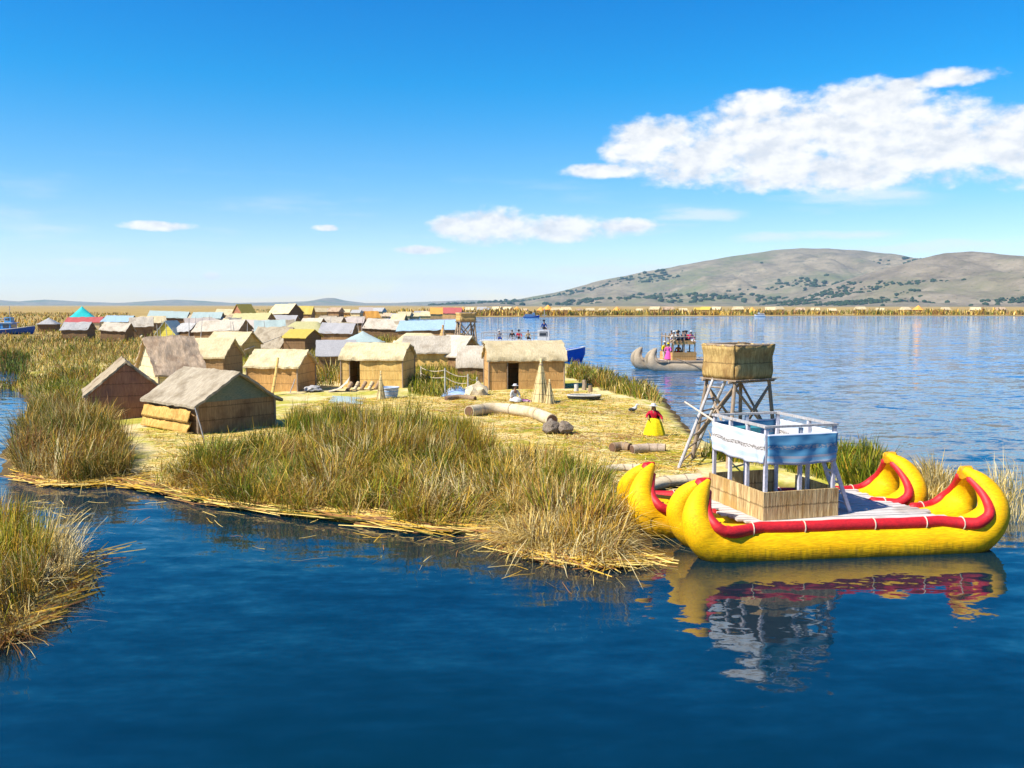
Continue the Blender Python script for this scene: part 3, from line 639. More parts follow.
def hut(name, label, cat, loc, w, d, eave, ridge, rz, roofm, wallm, over=.22, kind='gable', door=None, group=None, det=1, sag=.04, power=1.0, k=2.2, thick=.12, gable_mat=None, gap=False, doormat=None):
    t = thing(name, label, cat, loc, rz, group)
    x, y, th = w/2, d/2, .07
    zb = -.25
    slope = (ridge-eave)/y
    mb = MB()
    if door:
        a, c, h = door
        mb.box(((-x+th+a)/2, -y+th/2, (zb+eave)/2), (a+x-th, th, eave-zb)); mb.box(((c+x-th)/2, -y+th/2, (zb+eave)/2), (x-th-c, th, eave-zb))
        mb.box(((a+c)/2, -y+th/2, (h+eave)/2), (c-a, th, eave-h))
    else:
        mb.box((0, -y+th/2, (zb+eave)/2), (w-2*th, th, eave-zb))
    mb.box((0, y-th/2, (zb+eave)/2), (w-2*th, th, eave-zb))
    top = ridge-thick*1.2 if kind == 'gable' else eave
    side = [(-y, zb), (y, zb), (y, eave-.02), (0, top), (-y, eave-.02)] if kind == 'gable' else [(-y, zb), (y, zb), (y, eave), (-y, eave)]
    if gable_mat:
        mb.prism([(-y, zb), (y, zb), (y, eave-.02), (-y, eave-.02)], 'x', -x, -x+th); mb.prism([(-y, zb), (y, zb), (y, eave-.02), (-y, eave-.02)], 'x', x-th, x)
        gb = MB(); tri = [(-y+.02, eave-.018), (y-.02, eave-.018), (0, top)]
        gb.prism(tri, 'x', -x+.01, -x+th-.01); gb.prism(tri, 'x', x-th+.01, x-.01); gb.build('gable_panel', gable_mat, t, False)
    else:
        mb.prism(side, 'x', -x, -x+th); mb.prism(side, 'x', x-th, x)
    mb.build('wall', wallm, t, False)
    seed = random.random()*90
    X_, Y_ = x+over, y+over
    ze = eave-over*slope*.8
    def rf(u, v):
        px_, py_ = (u*2-1), (v*2-1)
        g_ = 1-abs(py_)
        if kind == 'hip': g_ = min(g_, (1-abs(px_))*k)
        g_ = max(g_, 0)**power
        z = ze+(ridge-ze)*g_
        if det: z += sag*(mnoise.noise(Vector((px_*x*1.1+seed, py_*y*1.1, 0)))*1.3+mnoise.noise(Vector((px_*x*4+seed, py_*y*4, 3)))*.5)*(1 if g_ < .9 else .7)
        if det == 2: z += .05*(1-((1-abs(py_))*5 % 1))*(.7+.6*mnoise.noise(Vector((px_*x*3, seed, round(abs(py_)*5)))))
        ex = mnoise.noise(Vector((py_*y*3, seed, 1)))*.06*det if abs(px_) > .98 else 0
        ey = mnoise.noise(Vector((px_*x*3, seed, 5)))*.06*det if abs(py_) > .98 else 0
        return (px_*X_+ex, py_*Y_+ey, z)
    nx_, ny_ = {0: (4, 4), 1: (16, 12), 2: (48, 50)}[det]
    if kind == 'hip' and det == 0: nx_, ny_ = 12, 8
    r = MB().grid(rf, nx_, ny_, thick); r.build('roof', roofm, t, True, angle=28)
    if det == 2:
        for sx_ in (-1, 1):
            for sy_ in (-1, 1): MB().bar((sx_*(x+.03), sy_*(y+.03), zb), (sx_*(x+.02), sy_*(y+.02), eave-.06), .05, 7).build('corner_post', WOOD, t)
    if door and doormat:
        dm = MB(); a, c, h = door
        dm.box((a-.02+(c-a)*.1, -y-.02, h/2), (.05, .05, h)); dm.build('door_post', doormat, t, False)
    return t
def at(px, py): return on(px, py)
def h_of(px, py, ptop):                    # metres between the ground at (px,py) and pixel row ptop above it
    p = on(px, py); return PD(px, ptop, p.y).z-p.z
# --- nearest thatched hut (long wall towards the left front, gable to the right front)
a, b_, c_ = at(148, 428), at(202, 438), at(275, 425)
dl = (b_-a); rz1 = math.atan2((c_-b_).y, (c_-b_).x)
# local x runs along the ridge from front gable wall to the rear: build with gable ends at local +-x
ax = Vector((a.x-b_.x, a.y-b_.y)); ang = math.atan2(-ax.y, -ax.x)
ctr = (a+c_)/2
H1 = hut('thatched_hut', 'grey thatched hut with stacked golden straw against its wall, nearest the water', 'hut', (ctr.x, ctr.y, b_.z), 4.5, 4.0, 1.42, 2.7, ang, T_GREY, W_BROWN, .3, det=2, sag=.05, gable_mat=mat('gable_green_cloth', (.13, .17, .12), (.20, .20, .12), (2, 2, 9), .8, .3, 4))
# golden straw rolls stacked along its long wall (a part of the hut's weathering skirt)
mb = MB()
for i in range(2):
    mb.grid(lambda u, v, i=i: (-2.3+4.3*u+.03*math.sin(v*30), -2.1-.06-(.22-.05*i)*(1-v)**.7-.05*mnoise.noise(Vector((u*14, v*2, i))), .05+i*.46+(.52+.03*math.sin(u*17))*v-.05*abs(mnoise.noise(Vector((u*40, i, 1))))*(1-v)), 70, 6)
o = mb.build('straw_skirt', reedmat('golden_straw_fringe', (.40, .21, .045), (.66, .43, .13), (.34, .18, .04)), H1, angle=80); sl = o.modifiers.new('thickness', 'SOLIDIFY'); sl.thickness = .05; sl.offset = 1
# --- red brown A-shaped huts on the left
p = at(128, 420); dv = Vector((math.cos(R(116)), math.sin(R(116))))
H2 = hut('reed_hut', 'dark red brown hut with pale ridged roof left of the grey thatched hut', 'hut', (p.x+dv.x*2.1, p.y+dv.y*2.1, p.z), 4.2, 3.7, 1.35, 2.95, R(116), T_TAN, W_RED, .14, det=2, sag=.05)
p = at(172, 398)
H2b = hut('mat_tent', 'large tent of sagging grey brown mats behind the red brown hut', 'hut', (p.x-.9, p.y+2.2, p.z), 2.8, 4.8, 1.5, 3.7, R(37), T_BROWN, W_PALE, .25, det=2, sag=.14)
p = at(196, 385)
hut('reed_hut', 'small cream roofed hut tucked behind the grey brown mat tent', 'hut', (p.x-.4, p.y+5, p.z), 3.4, 3.4, 1.9, 3.2, R(-8), T_CREAM, W_BROWN, .2, det=1)
# --- cream hut with the post leaning on it
p = at(275, 393)
H3 = hut('reed_hut', 'cream roofed hut with orange wall and a yellow post leaning on it', 'hut', (p.x+.0, p.y+1.9, p.z), 3.5, 3.4, 1.75, 2.75, R(-8), T_CREAM, W_ORANGE, .2, det=2, sag=.06)
mb = MB(); mb.box((-2.05, -.4, 1.1), (.06, 1.6, 1.9), ry=R(14)); mb.build('side_mat', W_PALE, H3, False)
# --- hut with a dark doorway, centre left
p = at(375, 389)
H4 = hut('reed_hut', 'cream roofed hut with a dark open doorway and golden sunlit wall', 'hut', (p.x, p.y+1.8, p.z), 4.4, 3.4, 2.05, 3.05, R(-8), T_CREAM, W_GOLD, .16, door=(-1.65, -.85, 1.95), det=2, sag=.05, power=.6, thick=.1, doormat=WOOD)
# --- large cream hut on the right
p = at(525, 390)
H5 = hut('reed_hut', 'large cream roofed hut at the right end of the village', 'hut', (p.x-.1, p.y+1.9, p.z), 5.2, 3.6, 2.1, 3.25, R(7), T_CREAM, W_ORANGE, .2, door=(-1.4, -.55, 1.8), det=2, sag=.04, power=.6, thick=.1, doormat=WOOD)
p = at(472, 384)
hut('reed_hut', 'small pale roofed hut against the left end of the large cream hut', 'hut', (p.x-.1, p.y+2.0, p.z), 1.9, 2.4, 1.35, 2.75, R(-4), T_PALE, W_BROWN, .12, det=1, power=.6)
p = at(430, 374)
hut('reed_hut', 'long hut with a whitish roof behind the green reeds and rope fence', 'hut', (p.x, p.y+2, p.z), 4.4, 3.6, 1.9, 3.1, R(-3), T_PALE, W_GOLD, .3, det=2, sag=.06)
p = at(461, 376)
hut('reed_hut', 'narrow brown hut with its gable turned to the right beside the whitish long hut', 'hut', (p.x-.3, p.y+3.2, p.z), 3.2, 2.6, 1.7, 3.2, R(-50), T_PALE, W_BROWN, .25, det=1)
p = at(332, 377)
hut('reed_hut', 'lilac white roofed brown hut left of the hut with the dark doorway', 'hut', (p.x, p.y+2, p.z), 2.8, 3.2, 1.8, 2.9, R(10), S_LILAC, W_BROWN, .25, det=1, thick=.07)
p = at(228, 361)
hut('reed_hut', 'cream roofed hut with tan wall behind the yellow green grass', 'hut', (p.x, p.y+2, p.z), 4.2, 4.0, 1.75, 3.0, R(-14), T_CREAM, W_GOLD, .2, det=1)
p = at(271, 352)
hut('mat_tent', 'grey thatch tent with two humps behind the leaning post hut', 'tent', (p.x, p.y+2.5, p.z), 5.6, 4.6, .5, 3.0, R(-28), T_GREY, W_BROWN, .2, det=1, sag=.25, power=.8)
p = at(299, 354)
hut('reed_hut', 'brown hut with a bright yellow roof beside the grey thatch tent', 'hut', (p.x, p.y+2, p.z), 3.0, 3.6, 2.0, 2.9, R(-20), S_YEL, W_DARK, .25, det=1, thick=.07)
# --- the village behind: centre px, base py, width px, top py, roof kind, materials, turn, label
FARH = [
 ('canopy_tent',45,332,19,317.5,'pyr',S_WHITE,W_DARK,10,'white pointed canopy alone in the marsh on the left','tent'),
 ('pavilion',77,327,27,306,'pyr',S_TEAL,W_PALE,20,'tall teal pyramid pavilion among the huts on the left','pavilion'),
 ('reed_hut',81,330,36,317,'gable',S_RED,W_PALE,-4,'long red roofed hut in front of the teal pavilion','hut'),
 ('reed_hut',74,340,27,322,'gable',S_WHITE,W_DARK,-3,'white roofed hut standing in front of the red roofed hut','hut'),
 ('reed_hut',116,331,30,315.5,'gable',S_BLUE,W_PALE,-3,'pale blue roofed hut behind a cream one right of the teal pavilion','hut'),
 ('reed_hut',113,342,27,322.5,'gable',T_PALE,W_DARK,-3,'cream white roofed hut with dark wall in front of the pale blue roof','hut'),
 ('reed_hut',139,338,22,317,'gable',T_PALE,W_BROWN,8,'brown walled hut with pale roof left of the grey A-frame','hut'),
 ('reed_hut',166,326,40,311,'gable',S_AQUA,W_DARK,-4,'wide whitish green roof at the back left of the village','hut'),
 ('a_frame_hut',168,342,24,320.5,'front',S_AQUA,W_YEL,82,'pale A-frame hut with a yellow front','hut'),
 ('reed_hut',205,328,30,312,'gable',S_AQUA,W_DARK,-6,'pale green roofed hut right of the wide whitish roof','hut'),
 ('reed_hut',196,335,30,318,'gable',S_PINK,W_BROWN,14,'tan pink roofed hut above the cream hut with the sagging tent','hut'),
 ('reed_hut',226,324,24,309,'gable',T_CREAM,W_BROWN,-6,'cream roofed hut left of the dark red hall','hut'),
 ('hall',242,324,20,304,'front',S_YEL,W_RED,60,'dark red gabled hall with yellow roof','hall'),
 ('reed_hut',250,334,40,313,'gable',S_LIME,W_BROWN,-5,'long yellow green roofed hut below the dark red hall','hut'),
 ('reed_hut',218,346,50,320,'gable',T_PALE,W_BROWN,-3,'long whitish roofed hut with a dark brown wall in mid village','hut'),
 ('reed_hut',257,342,34,320,'gable',S_PINK,W_BROWN,-6,'pinkish white roof right of the long whitish roof','hut'),
 ('hall',284,327,30,304,'gable',T_CREAM,W_DARK,-24,'tall cream hall with a dark gable on the skyline','hall'),
 ('hall',304,325,17,306,'gable',S_YEL,W_BROWN,-8,'bright yellow roofed hall on the skyline right of the cream hall','hall'),
 ('reed_hut',282,333,28,315,'gable',S_LILAC,W_BROWN,-12,'lilac white roof in front of the tall cream hall','hut'),
 ('reed_hut',268,344,30,320,'gable',S_AQUA,W_DARK,20,'pale aqua roofed hut behind the grey thatch tent','hut'),
 ('reed_hut',303,346,46,321.5,'hip',S_LIME,W_BROWN,-6,'yellow cream hip roofed hut beside the long white blue roof','hut'),
 ('reed_hut',336,347,34,323,'gable',S_LILAC,W_BROWN,-3,'long white blue roofed hut with dark openings','hut'),
 ('reed_hut',360,356,42,331,'pyr',S_AQUA,W_BROWN,15,'pale green pyramid roofed hut behind the hut with the dark doorway','hut'),
 ('reed_hut',384,341,40,319,'gable',T_PALE,W_DARK,-3,'cream white long roof left of the light blue long roof','hut'),
 ('reed_hut',428,344,62,320,'gable',S_BLUE,W_BROWN,-2,'long light blue roofed hut by the water','hut'),
 ('reed_hut',417,360,50,333,'hip',T_CREAM,W_BROWN,-5,'cream hip roof showing above the long whitish roof','hut'),
 ('reed_hut',330,332,26,317,'gable',T_PALE,W_BROWN,-4,'tan roofed hut behind the long white blue roof','hut'),
 ('reed_hut',352,331,24,317.5,'gable',S_PINK,W_DARK,6,'pinkish roofed hut in the row before the far bank','hut'),
 ('reed_hut',371,326,14,311,'gable',S_ORANGE,W_BROWN,30,'small orange brown hut at the end of the row before the far bank','hut'),
 ('reed_hut',150,331,24,316,'gable',T_CREAM,W_BROWN,12,'cream roof squeezed between the brown hut and the wide whitish roof','hut'),
 ('reed_hut',186,342,20,323,'gable',S_WHITE,W_DARK,-20,'white roofed lean hut right of the pale A-frame','hut'),
 ('reed_hut',312,336,24,318,'gable',T_PALE,W_BROWN,-10,'pale roof behind the yellow cream hip roof','hut'),
 ('hall',449,317.6,27,304.5,'gable',S_RED,W_ORANGE,-4,'red roofed building on the far bank','hall'),
 ('hall',436,318,13,305.5,'gable',S_ORANGE,W_ORANGE,8,'orange roofed building left of the red roofed one on the far bank','hall'),
]
for (nm, cx, by, wp, ty, kd, rmat, wmat, rz, lab, cat) in FARH:
    p = on(cx, by); k_ = mpp(p.y); wm_ = wp*k_; ht = PD(cx, ty, p.y+wm_*.35).z-p.z; ht = min(max(ht, 1.9), 6.5)
    d_ = wm_*.75 if kd != 'pyr' else wm_*.9
    if kd == 'gable': d_ = min(wm_*.75, 5.5)
    ev = ht*(.60 if kd != 'front' else .42)
    if nm == 'pavilion': ev = ht*.45
    if kd == 'front': hut(nm, lab, cat, (p.x, p.y+wm_*.4, p.z), wm_*.9, wm_*.82, ev, ht, R(rz), rmat, wmat, .3, det=1, thick=.1)
    elif kd == 'pyr': hut(nm, lab, cat, (p.x, p.y+d_/2, p.z), wm_*.86, wm_*.86, ev, ht, R(rz), rmat, wmat, .3, 'hip', det=0, k=1.0, thick=.06, power=1.15)
    elif kd == 'hip': hut(nm, lab, cat, (p.x, p.y+d_/2, p.z), wm_*.9, d_, ev, ht, R(rz), rmat, wmat, .3, 'hip', det=0, thick=.08)
    else: t_ = hut(nm, lab, cat, (p.x, p.y+d_/2, p.z), wm_*.92, d_, ev, ht, R(rz+random.uniform(-13, 13)), rmat, wmat, .25, det=1, thick=.08, sag=.13); t_.rotation_euler.x += R(random.uniform(-2.5, 2.5)); t_.rotation_euler.y += R(random.uniform(-2.5, 2.5))
rv = random.Random(31); PK = [('pale tan', T_TAN, W_BROWN), ('whitish', T_PALE, W_BROWN), ('grey', T_GREY, W_DARK), ('cream', T_CREAM, W_BROWN)]
for i in range(18):
    k_n, rmat, wmat = PK[i % 4]; cx, by = rv.uniform(190, 400), rv.uniform(324, 341); p = on(cx, by); wm_ = rv.uniform(13, 20)*mpp(p.y); wm_ = min(wm_, 5.5)
    t_ = hut('reed_hut', 'small %s roofed hut packed into the middle of the village' % k_n, 'hut', (p.x, p.y, p.z), wm_, wm_*.8, 1.7, rv.uniform(2.6, 3.3), R(rv.uniform(-70, 70)), rmat, wmat, .25, det=1, thick=.08, sag=.14, group='small %s huts packed into the middle of the village' % k_n)
# tiny huts on the far bank and at the back: a few pixels each, copies share a label only where nothing tells them apart
def proto(mr, mw, pyr=False):
    mb = MB(); mb.box((0, 0, .8), (4, 3, 2.0)); r = MB()
    if pyr: r.lathe([(2.9, 1.79), (2.7, 1.9), (.05, 4.0)], 8)
    else: r.prism([(-1.9, 1.75), (1.9, 1.75), (1.9, 1.9), (0, 3.2), (-1.9, 1.9)], 'x', -2.3, 2.3)
    return mb, r
TINY = {'straw': (T_CREAM, W_GOLD, 'small straw coloured hut among the reeds of the far bank', False), 'white': (S_WHITE, W_PALE, 'small white roofed hut among the reeds of the far bank', False),
        'yellow': (S_YEL, W_GOLD, 'small bright yellow roofed hut on the far bank', False), 'orange': (S_ORANGE, W_ORANGE, 'small orange pointed hut on the far bank', True), 'brown': (T_BROWN, W_BROWN, 'small brown hut among the reeds of the far bank', False),
        'pink': (S_PINK, W_BROWN, 'small pinkish roofed hut in the far row at the back', False)}
protos = {}
def tiny(kind, px, py, s, rz=0):
    mr, mw, lab, pyr = TINY[kind]; p = on(px, py)
    t = thing('small_hut', lab, 'hut', (p.x, p.y, p.z), rz, 'small distant huts: '+kind); t.scale = (s, s, s)
    if kind not in protos:
        mb, r = proto(mr, mw, pyr); protos[kind] = (mb.build('wall', mw, t, False), r.build('roof', mr, t, False))
    else:
        for o in protos[kind]:
            c = o.copy(); COL.objects.link(c); c.parent = t
rr = random.Random(5)
for (px, k_) in ((312,'pink'),(320,'straw'),(327,'pink'),(336,'brown'),(345,'straw'),(357,'white'),(366,'pink'),(379,'white'),(388,'brown'),(397,'white'),(405,'straw'),(413,'straw'),(421,'white'),(428,'straw')):
    tiny(k_, px, 316.6+rr.random()*1.2, rr.uniform(1.1, 1.5), rr.uniform(-.5, .5))
for (px, k_) in ((456,'orange'),(463,'orange'),(470,'straw'),(482,'white'),(490,'white'),(497,'straw'),(508,'straw'),(517,'orange'),(524,'brown'),(541,'orange'),(548,'orange'),(556,'straw'),(566,'straw'),(579,'brown'),(590,'straw'),(603,'straw'),(617,'orange'),(640,'straw'),(655,'straw'),(668,'brown'),(683,'straw'),(698,'yellow'),(706,'yellow'),(716,'straw'),(738,'straw'),(752,'orange'),(770,'straw'),(778,'straw'),(800,'brown'),(815,'straw'),(832,'straw'),(860,'straw'),(880,'straw'),(905,'straw'),(918,'orange'),(945,'straw'),(975,'straw'),(1000,'brown')):
    tiny(k_, px, 314.1-rr.random()*.6, rr.uniform(1.05, 1.5), rr.uniform(-.6, .6))
# ------------------------------------------------------------------ people
SKIN = plain('skin_brown', (.30, .16, .09), .15, .55)
HAIRM = plain('hair_black', (.015, .012, .012), .2, .5)
def cloth(name, c): return plain('cloth_'+name, c, .22, .85, .1)
def skinned(name, joints, edges, m, parent, sub=1):
    """one continuous surface grown over a skeleton of joints (point, radius)"""
    me = bpy.data.meshes.new(name); me.from_pydata([j[0] for j in joints], edges, []); o = bpy.data.objects.new(name, me); COL.objects.link(o)
    sk = o.modifiers.new('skin', 'SKIN'); 
    for i, j in enumerate(joints):
        v = me.skin_vertices[0].data[i]; r = j[1]; v.radius = r if hasattr(r, '__len__') else (r, r); v.use_root = (i == 0)
    sk.use_smooth_shade = True
    ss = o.modifiers.new('sub', 'SUBSURF'); ss.levels = sub; ss.render_levels = sub
    bpy.context.view_layer.update()
    dg = bpy.context.evaluated_depsgraph_get(); nm = bpy.data.meshes.new_from_object(o.evaluated_get(dg))
    o.modifiers.clear(); o.data = nm; nm.materials.clear(); nm.materials.append(m)
    nm.polygons.foreach_set('use_smooth', [True]*len(nm.polygons)); o.parent = parent
    return o
def person(label, loc, rz, top, low, hat=None, pose='stand', lean=0.0, hgt=1.55, skirt=True, larm=None, rarm=None, group=None, detail=True, wide=1.0):
    """figure facing local -y, feet (or seat) at its origin"""
    t = thing('person', label, 'person', loc, rz, group); s = hgt/1.6; t.scale = (s, s, s)
    seat = pose == 'sit'
    hz = .28 if seat else .84                      # hip height
    def up(h, y=0.0): return Vector((0, -math.sin(lean)*h+y, hz+math.cos(lean)*h))
    la = larm or [(-.19, -.02, .40), (-.30, -.08, .18), (-.30, -.22, .0)]
    rma = rarm or [(.19, -.02, .40), (.30, -.08, .18), (.28, -.24, .0)]
    def arm(a): return [up(q[2], q[1])+Vector((q[0], 0, 0)) for q in a]
    J = [(up(0), (.14, .11)), (up(.22), (.13, .10)), (up(.42), (.16, .10)), (up(.52), .055), (up(.60, -.01), (.075, .085)), (up(.70, -.01), (.08, .09)), (up(.77), .05)]
    E = [(0, 1), (1, 2), (2, 3), (3, 4), (4, 5), (5, 6)]
    for A in (arm(la), arm(rma)):
        i = len(J); J += [(A[0], .055), (A[1], .042), (A[2], .033), (A[2]+(A[2]-A[1]).normalized()*.11, .03)]; E += [(2, i), (i, i+1), (i+1, i+2), (i+2, i+3)]
    for sx_ in (-1, 1):
        i = len(J)
        if seat: L_ = [(Vector((sx_*.11, -.05, .20)), .08), (Vector((sx_*.17, -.42, .17)), .06), (Vector((sx_*.13, -.60, .06)), .045), (Vector((sx_*.13, -.70, .06)), .035)]
        else: L_ = [(Vector((sx_*.09, 0, hz-.08)), .085), (Vector((sx_*.10, -.02, .44)), .06), (Vector((sx_*.10, .01, .08)), .04), (Vector((sx_*.10, -.12, .035)), .035)]
        J += L_; E += [(0, i), (i, i+1), (i+1, i+2), (i+2, i+3)]
    skinned('body', J, E, SKIN, t)
    # jacket with sleeves: slightly larger skin over torso and upper arms
    K = [(up(-.04), (.165, .14)), (up(.22), (.155, .125)), (up(.41), (.18, .125)), (up(.49), .075)]; G = [(0, 1), (1, 2), (2, 3)]
    for A in (arm(la), arm(rma)):
        i = len(K); K += [(A[0], .08), (A[1], .064), (A[1].lerp(A[2], .8), .052)]; G += [(2, i), (i, i+1), (i+1, i+2)]
    skinned('jacket', K, G, top, t)
    if skirt and not seat:
        mb = MB(); mb.lathe([(.15, hz+.08), (.19*wide, hz), (.25*wide, hz-.2), (.31*wide, hz-.45), (.36*wide, .14), (.34*wide, .12)], 24, (0, -.01, 0), .05, 9); mb.build('skirt', low, t)
    elif skirt:
        mb = MB(); mb.blob((0, -.22, .14), (.36, .46, .22), 3, .18, 2, flat=.5); mb.build('skirt', low, t)
    else:
        K = []; G = []
        if seat: K = [(up(-.02), (.15, .12)), (Vector((-.12, -.2, .21)), .095), (Vector((-.17, -.42, .19)), .075), (Vector((-.13, -.56, .09)), .06), (Vector((.12, -.2, .21)), .095), (Vector((.17, -.42, .19)), .075), (Vector((.13, -.56, .09)), .06)]
        else: K = [(up(-.02), (.15, .12)), (Vector((-.10, 0, hz-.12)), .10), (Vector((-.10, -.02, .44)), .075), (Vector((-.10, .01, .1)), .06), (Vector((.10, 0, hz-.12)), .10), (Vector((.10, -.02, .44)), .075), (Vector((.10, .01, .1)), .06)]
        skinned('trousers', K, [(0, 1), (1, 2), (2, 3), (0, 4), (4, 5), (5, 6)], low, t)
    hd = up(.70, -.01)
    mb = MB(); mb.blob((hd.x, hd.y+.025, hd.z+.045), (.098, .105, .095), 2, .05, 3)
    if skirt:
        for sx_ in (-1, 1): mb.tube([(sx_*.07, hd.y+.08, hd.z-.02), (sx_*.1, hd.y+.13, hd.z-.25), (sx_*.09, hd.y+.13, hd.z-.42)], [.03, .026, .012], 6)
    mb.build('hair', HAIRM, t)
    if hat:
        mb = MB(); mb.lathe([(.185, -.02), (.20, 0), (.125, .015), (.118, .07), (.085, .105), (.02, .115)], 18, (hd.x, hd.y+.01, hd.z+.05)); mb.build('hat', hat, t)
    if detail:
        mb = MB(); mb.blob((0, hd.y-.098, hd.z-.02), (.016, .025, .024), 1, 0); mb.build('nose', SKIN, t)
        mb = MB()
        for sx_ in (-1, 1): mb.blob((sx_*.033, hd.y-.082, hd.z+.012), (.012, .008, .008), 1, 0)
        mb.build('eye', HAIRM, t)
        mb = MB(); mb.box((0, hd.y-.084, hd.z-.055), (.045, .01, .01)); mb.build('mouth', plain('lip_red', (.30, .07, .06), .1), t)
    return t
C_WHITE = cloth('white', (.56, .55, .53)); C_RED = cloth('red', (.60, .02, .05)); C_YEL = cloth('yellow', (.74, .56, .01)); C_PURP = cloth('purple', (.12, .015, .10)); C_PINK = cloth('pink', (.70, .10, .38))
C_BLUE = cloth('blue', (.03, .07, .28)); C_BLACK = cloth('black', (.02, .02, .025)); C_ORANGE = cloth('orange', (.65, .20, .02)); C_GREY = cloth('grey', (.28, .28, .30)); C_GREEN = cloth('green', (.04, .18, .08)); C_TAN = cloth('tan', (.5, .38, .22))
p = on(654, 437)
W1 = person('standing person in red jacket, yellow skirt, purple shawl and white hat', (p.x, p.y, p.z-.02), R(-18), C_RED, C_YEL, C_WHITE, lean=.42, hgt=1.5,
       larm=[(-.19, -.02, .40), (-.34, -.10, .20), (-.26, -.30, .10)], rarm=[(.19, -.02, .40), (.36, -.06, .18), (.42, -.2, .0)], wide=1.45)
mb = MB(); mb.grid(lambda u, v: ((u-.5)*.52, -math.sin(.42)*(.46-v*.34)+.13+.05*math.sin(u*math.pi)-.16*abs(u-.5)*2*(1-v), .84+math.cos(.42)*(.47-v*.40)-.04*abs(u-.5)), 10, 8, .02); mb.build('shawl', C_PURP, W1)
p = on(514, 404)
W2 = person('seated person in white with a white hat in front of the large hut', (p.x, p.y, p.z), R(30), C_WHITE, C_WHITE, C_WHITE, pose='sit', lean=.2, hgt=1.6)
mb = MB(); mb.blob((0, 0, .06), (.42, .3, .14), 3, .5, 3, flat=.3); p = on(524, 404); o = mb.build('folded_textile', mat('woven_textile', (.45, .05, .16), (.10, .06, .25), (9, 9, 9), .9, .4, 4, (.5, .42, .4)), None, True, (p.x, p.y, p.z)); tag(o, 'pile of purple and red textiles beside the seated person', 'textile')
# small black and white bird near the standing person
p = on(634, 414.5)
bd = thing('bird', 'small black and white bird left of the person with the yellow skirt', 'bird', (p.x, p.y, p.z), R(60)); bd.scale = (1.25,)*3
WB = plain('feather_white', (.55, .54, .52), .1, .8); BB = plain('feather_black', (.02, .02, .022), .1, .7)
skinned('body', [(Vector((0, 0, .20)), .09), (Vector((0, .12, .16)), .07), (Vector((0, .26, .13)), .02), (Vector((0, -.09, .28)), .06), (Vector((0, -.11, .38)), .045), (Vector((0, -.13, .42)), .04), (Vector((0, -.24, .40)), .008)], [(0, 1), (1, 2), (0, 3), (3, 4), (4, 5), (5, 6)], WB, bd)
for sx_ in (-1, 1):
    mb = MB(); mb.blob((sx_*.075, .07, .19), (.03, .16, .07), 2, .1); mb.build('wing', BB, bd)
    mb = MB(); mb.bar((sx_*.04, 0, .14), (sx_*.04, 0, -.01), .012, 6); mb.bar((sx_*.04, .01, 0), (sx_*.04, -.08, 0), .01, 5); mb.build('leg', BB, bd)
# ------------------------------------------------------------------ reed catamarans
Y_BOAT = mat('yellow_bundle', (.82, .46, .001), (.68, .335, .001), (2.2, 16, 16), .62, .45, 2.5, (.78, .45, .003), .18, .05, .025)
# dirt along the waterline of the yellow hull: a stain band with its own ragged edge
def stain(m, z0, z1, c, k=.8):
    N_, L_ = m.node_tree.nodes, m.node_tree.links; b_ = N_['Principled BSDF']; src = b_.inputs['Base Color'].links[0].from_socket
    t_ = N_.new('ShaderNodeTexCoord'); s_ = N_.new('ShaderNodeSeparateXYZ'); L_.new(t_.outputs['Object'], s_.inputs[0])
    mp = N_.new('ShaderNodeMapping'); mp.inputs['Scale'].default_value = (9, 9, 1.2); L_.new(t_.outputs['Object'], mp.inputs[0])
    n_ = N_.new('ShaderNodeTexNoise'); n_.inputs['Scale'].default_value = 1.6; n_.inputs['Detail'].default_value = 6; L_.new(mp.outputs[0], n_.inputs['Vector'])
    a_ = N_.new('ShaderNodeMath'); a_.operation = 'MULTIPLY_ADD'; L_.new(n_.outputs[0], a_.inputs[0]); a_.inputs[1].default_value = -.55; L_.new(s_.outputs[2], a_.inputs[2])
    r_ = N_.new('ShaderNodeMapRange'); r_.inputs['From Min'].default_value = z0-.27; r_.inputs['From Max'].default_value = z1-.27; r_.inputs['To Min'].default_value = k; r_.inputs['To Max'].default_value = 0; L_.new(a_.outputs[0], r_.inputs[0])
    x_ = N_.new('ShaderNodeMix'); x_.data_type = 'RGBA'; L_.new(r_.outputs[0], x_.inputs[0]); L_.new(src, x_.inputs[6]); x_.inputs[7].default_value = (*c, 1); L_.new(x_.outputs[2], b_.inputs['Base Color'])
stain(Y_BOAT, .0, .30, (.12, .075, .008))
R_ROLL = mat('red_roll', (.54, .008, .012), (.40, .006, .010), (5, 8, 8), .58, .4, 3, None, .5, .05, .012)
O_TIP = plain('orange_tip', (.66, .30, .005), .25, .6)
CREAM_ROPE = plain('rope_cream', (.62, .50, .36), .15, .8)
PLANK = mat('deck_plank', (.52, .46, .40), (.62, .57, .52), (1.2, 12, 6), .8, .3, 3, (.40, .34, .28))
MATW = reedmat('cabin_reed_mat', (.28, .15, .05), (.78, .58, .27), (.50, .30, .09))
PAINTW = mat('white_painted_post', (.54, .52, .54), (.44, .42, .46), (4, 4, 4), .6, .2, 4)
REEDHULL = mat('dry_reed_bundle', (.30, .23, .15), (.40, .32, .22), (3, 18, 18), .85, .6, 3, (.24, .18, .11), .1, .08, .03)
REEDROLL = mat('dark_reed_roll', (.20, .15, .10), (.30, .23, .16), (6, 10, 10), .85, .5, 3)
PROF = [(0, .20, .57), (1.1, .19, .57), (2.1, .20, .57), (2.95, .25, .56), (3.42, .38, .53), (3.76, .66, .46), (3.92, 1.02, .38), (3.89, 1.38, .30), (3.72, 1.70, .21), (3.46, 1.93, .09)]
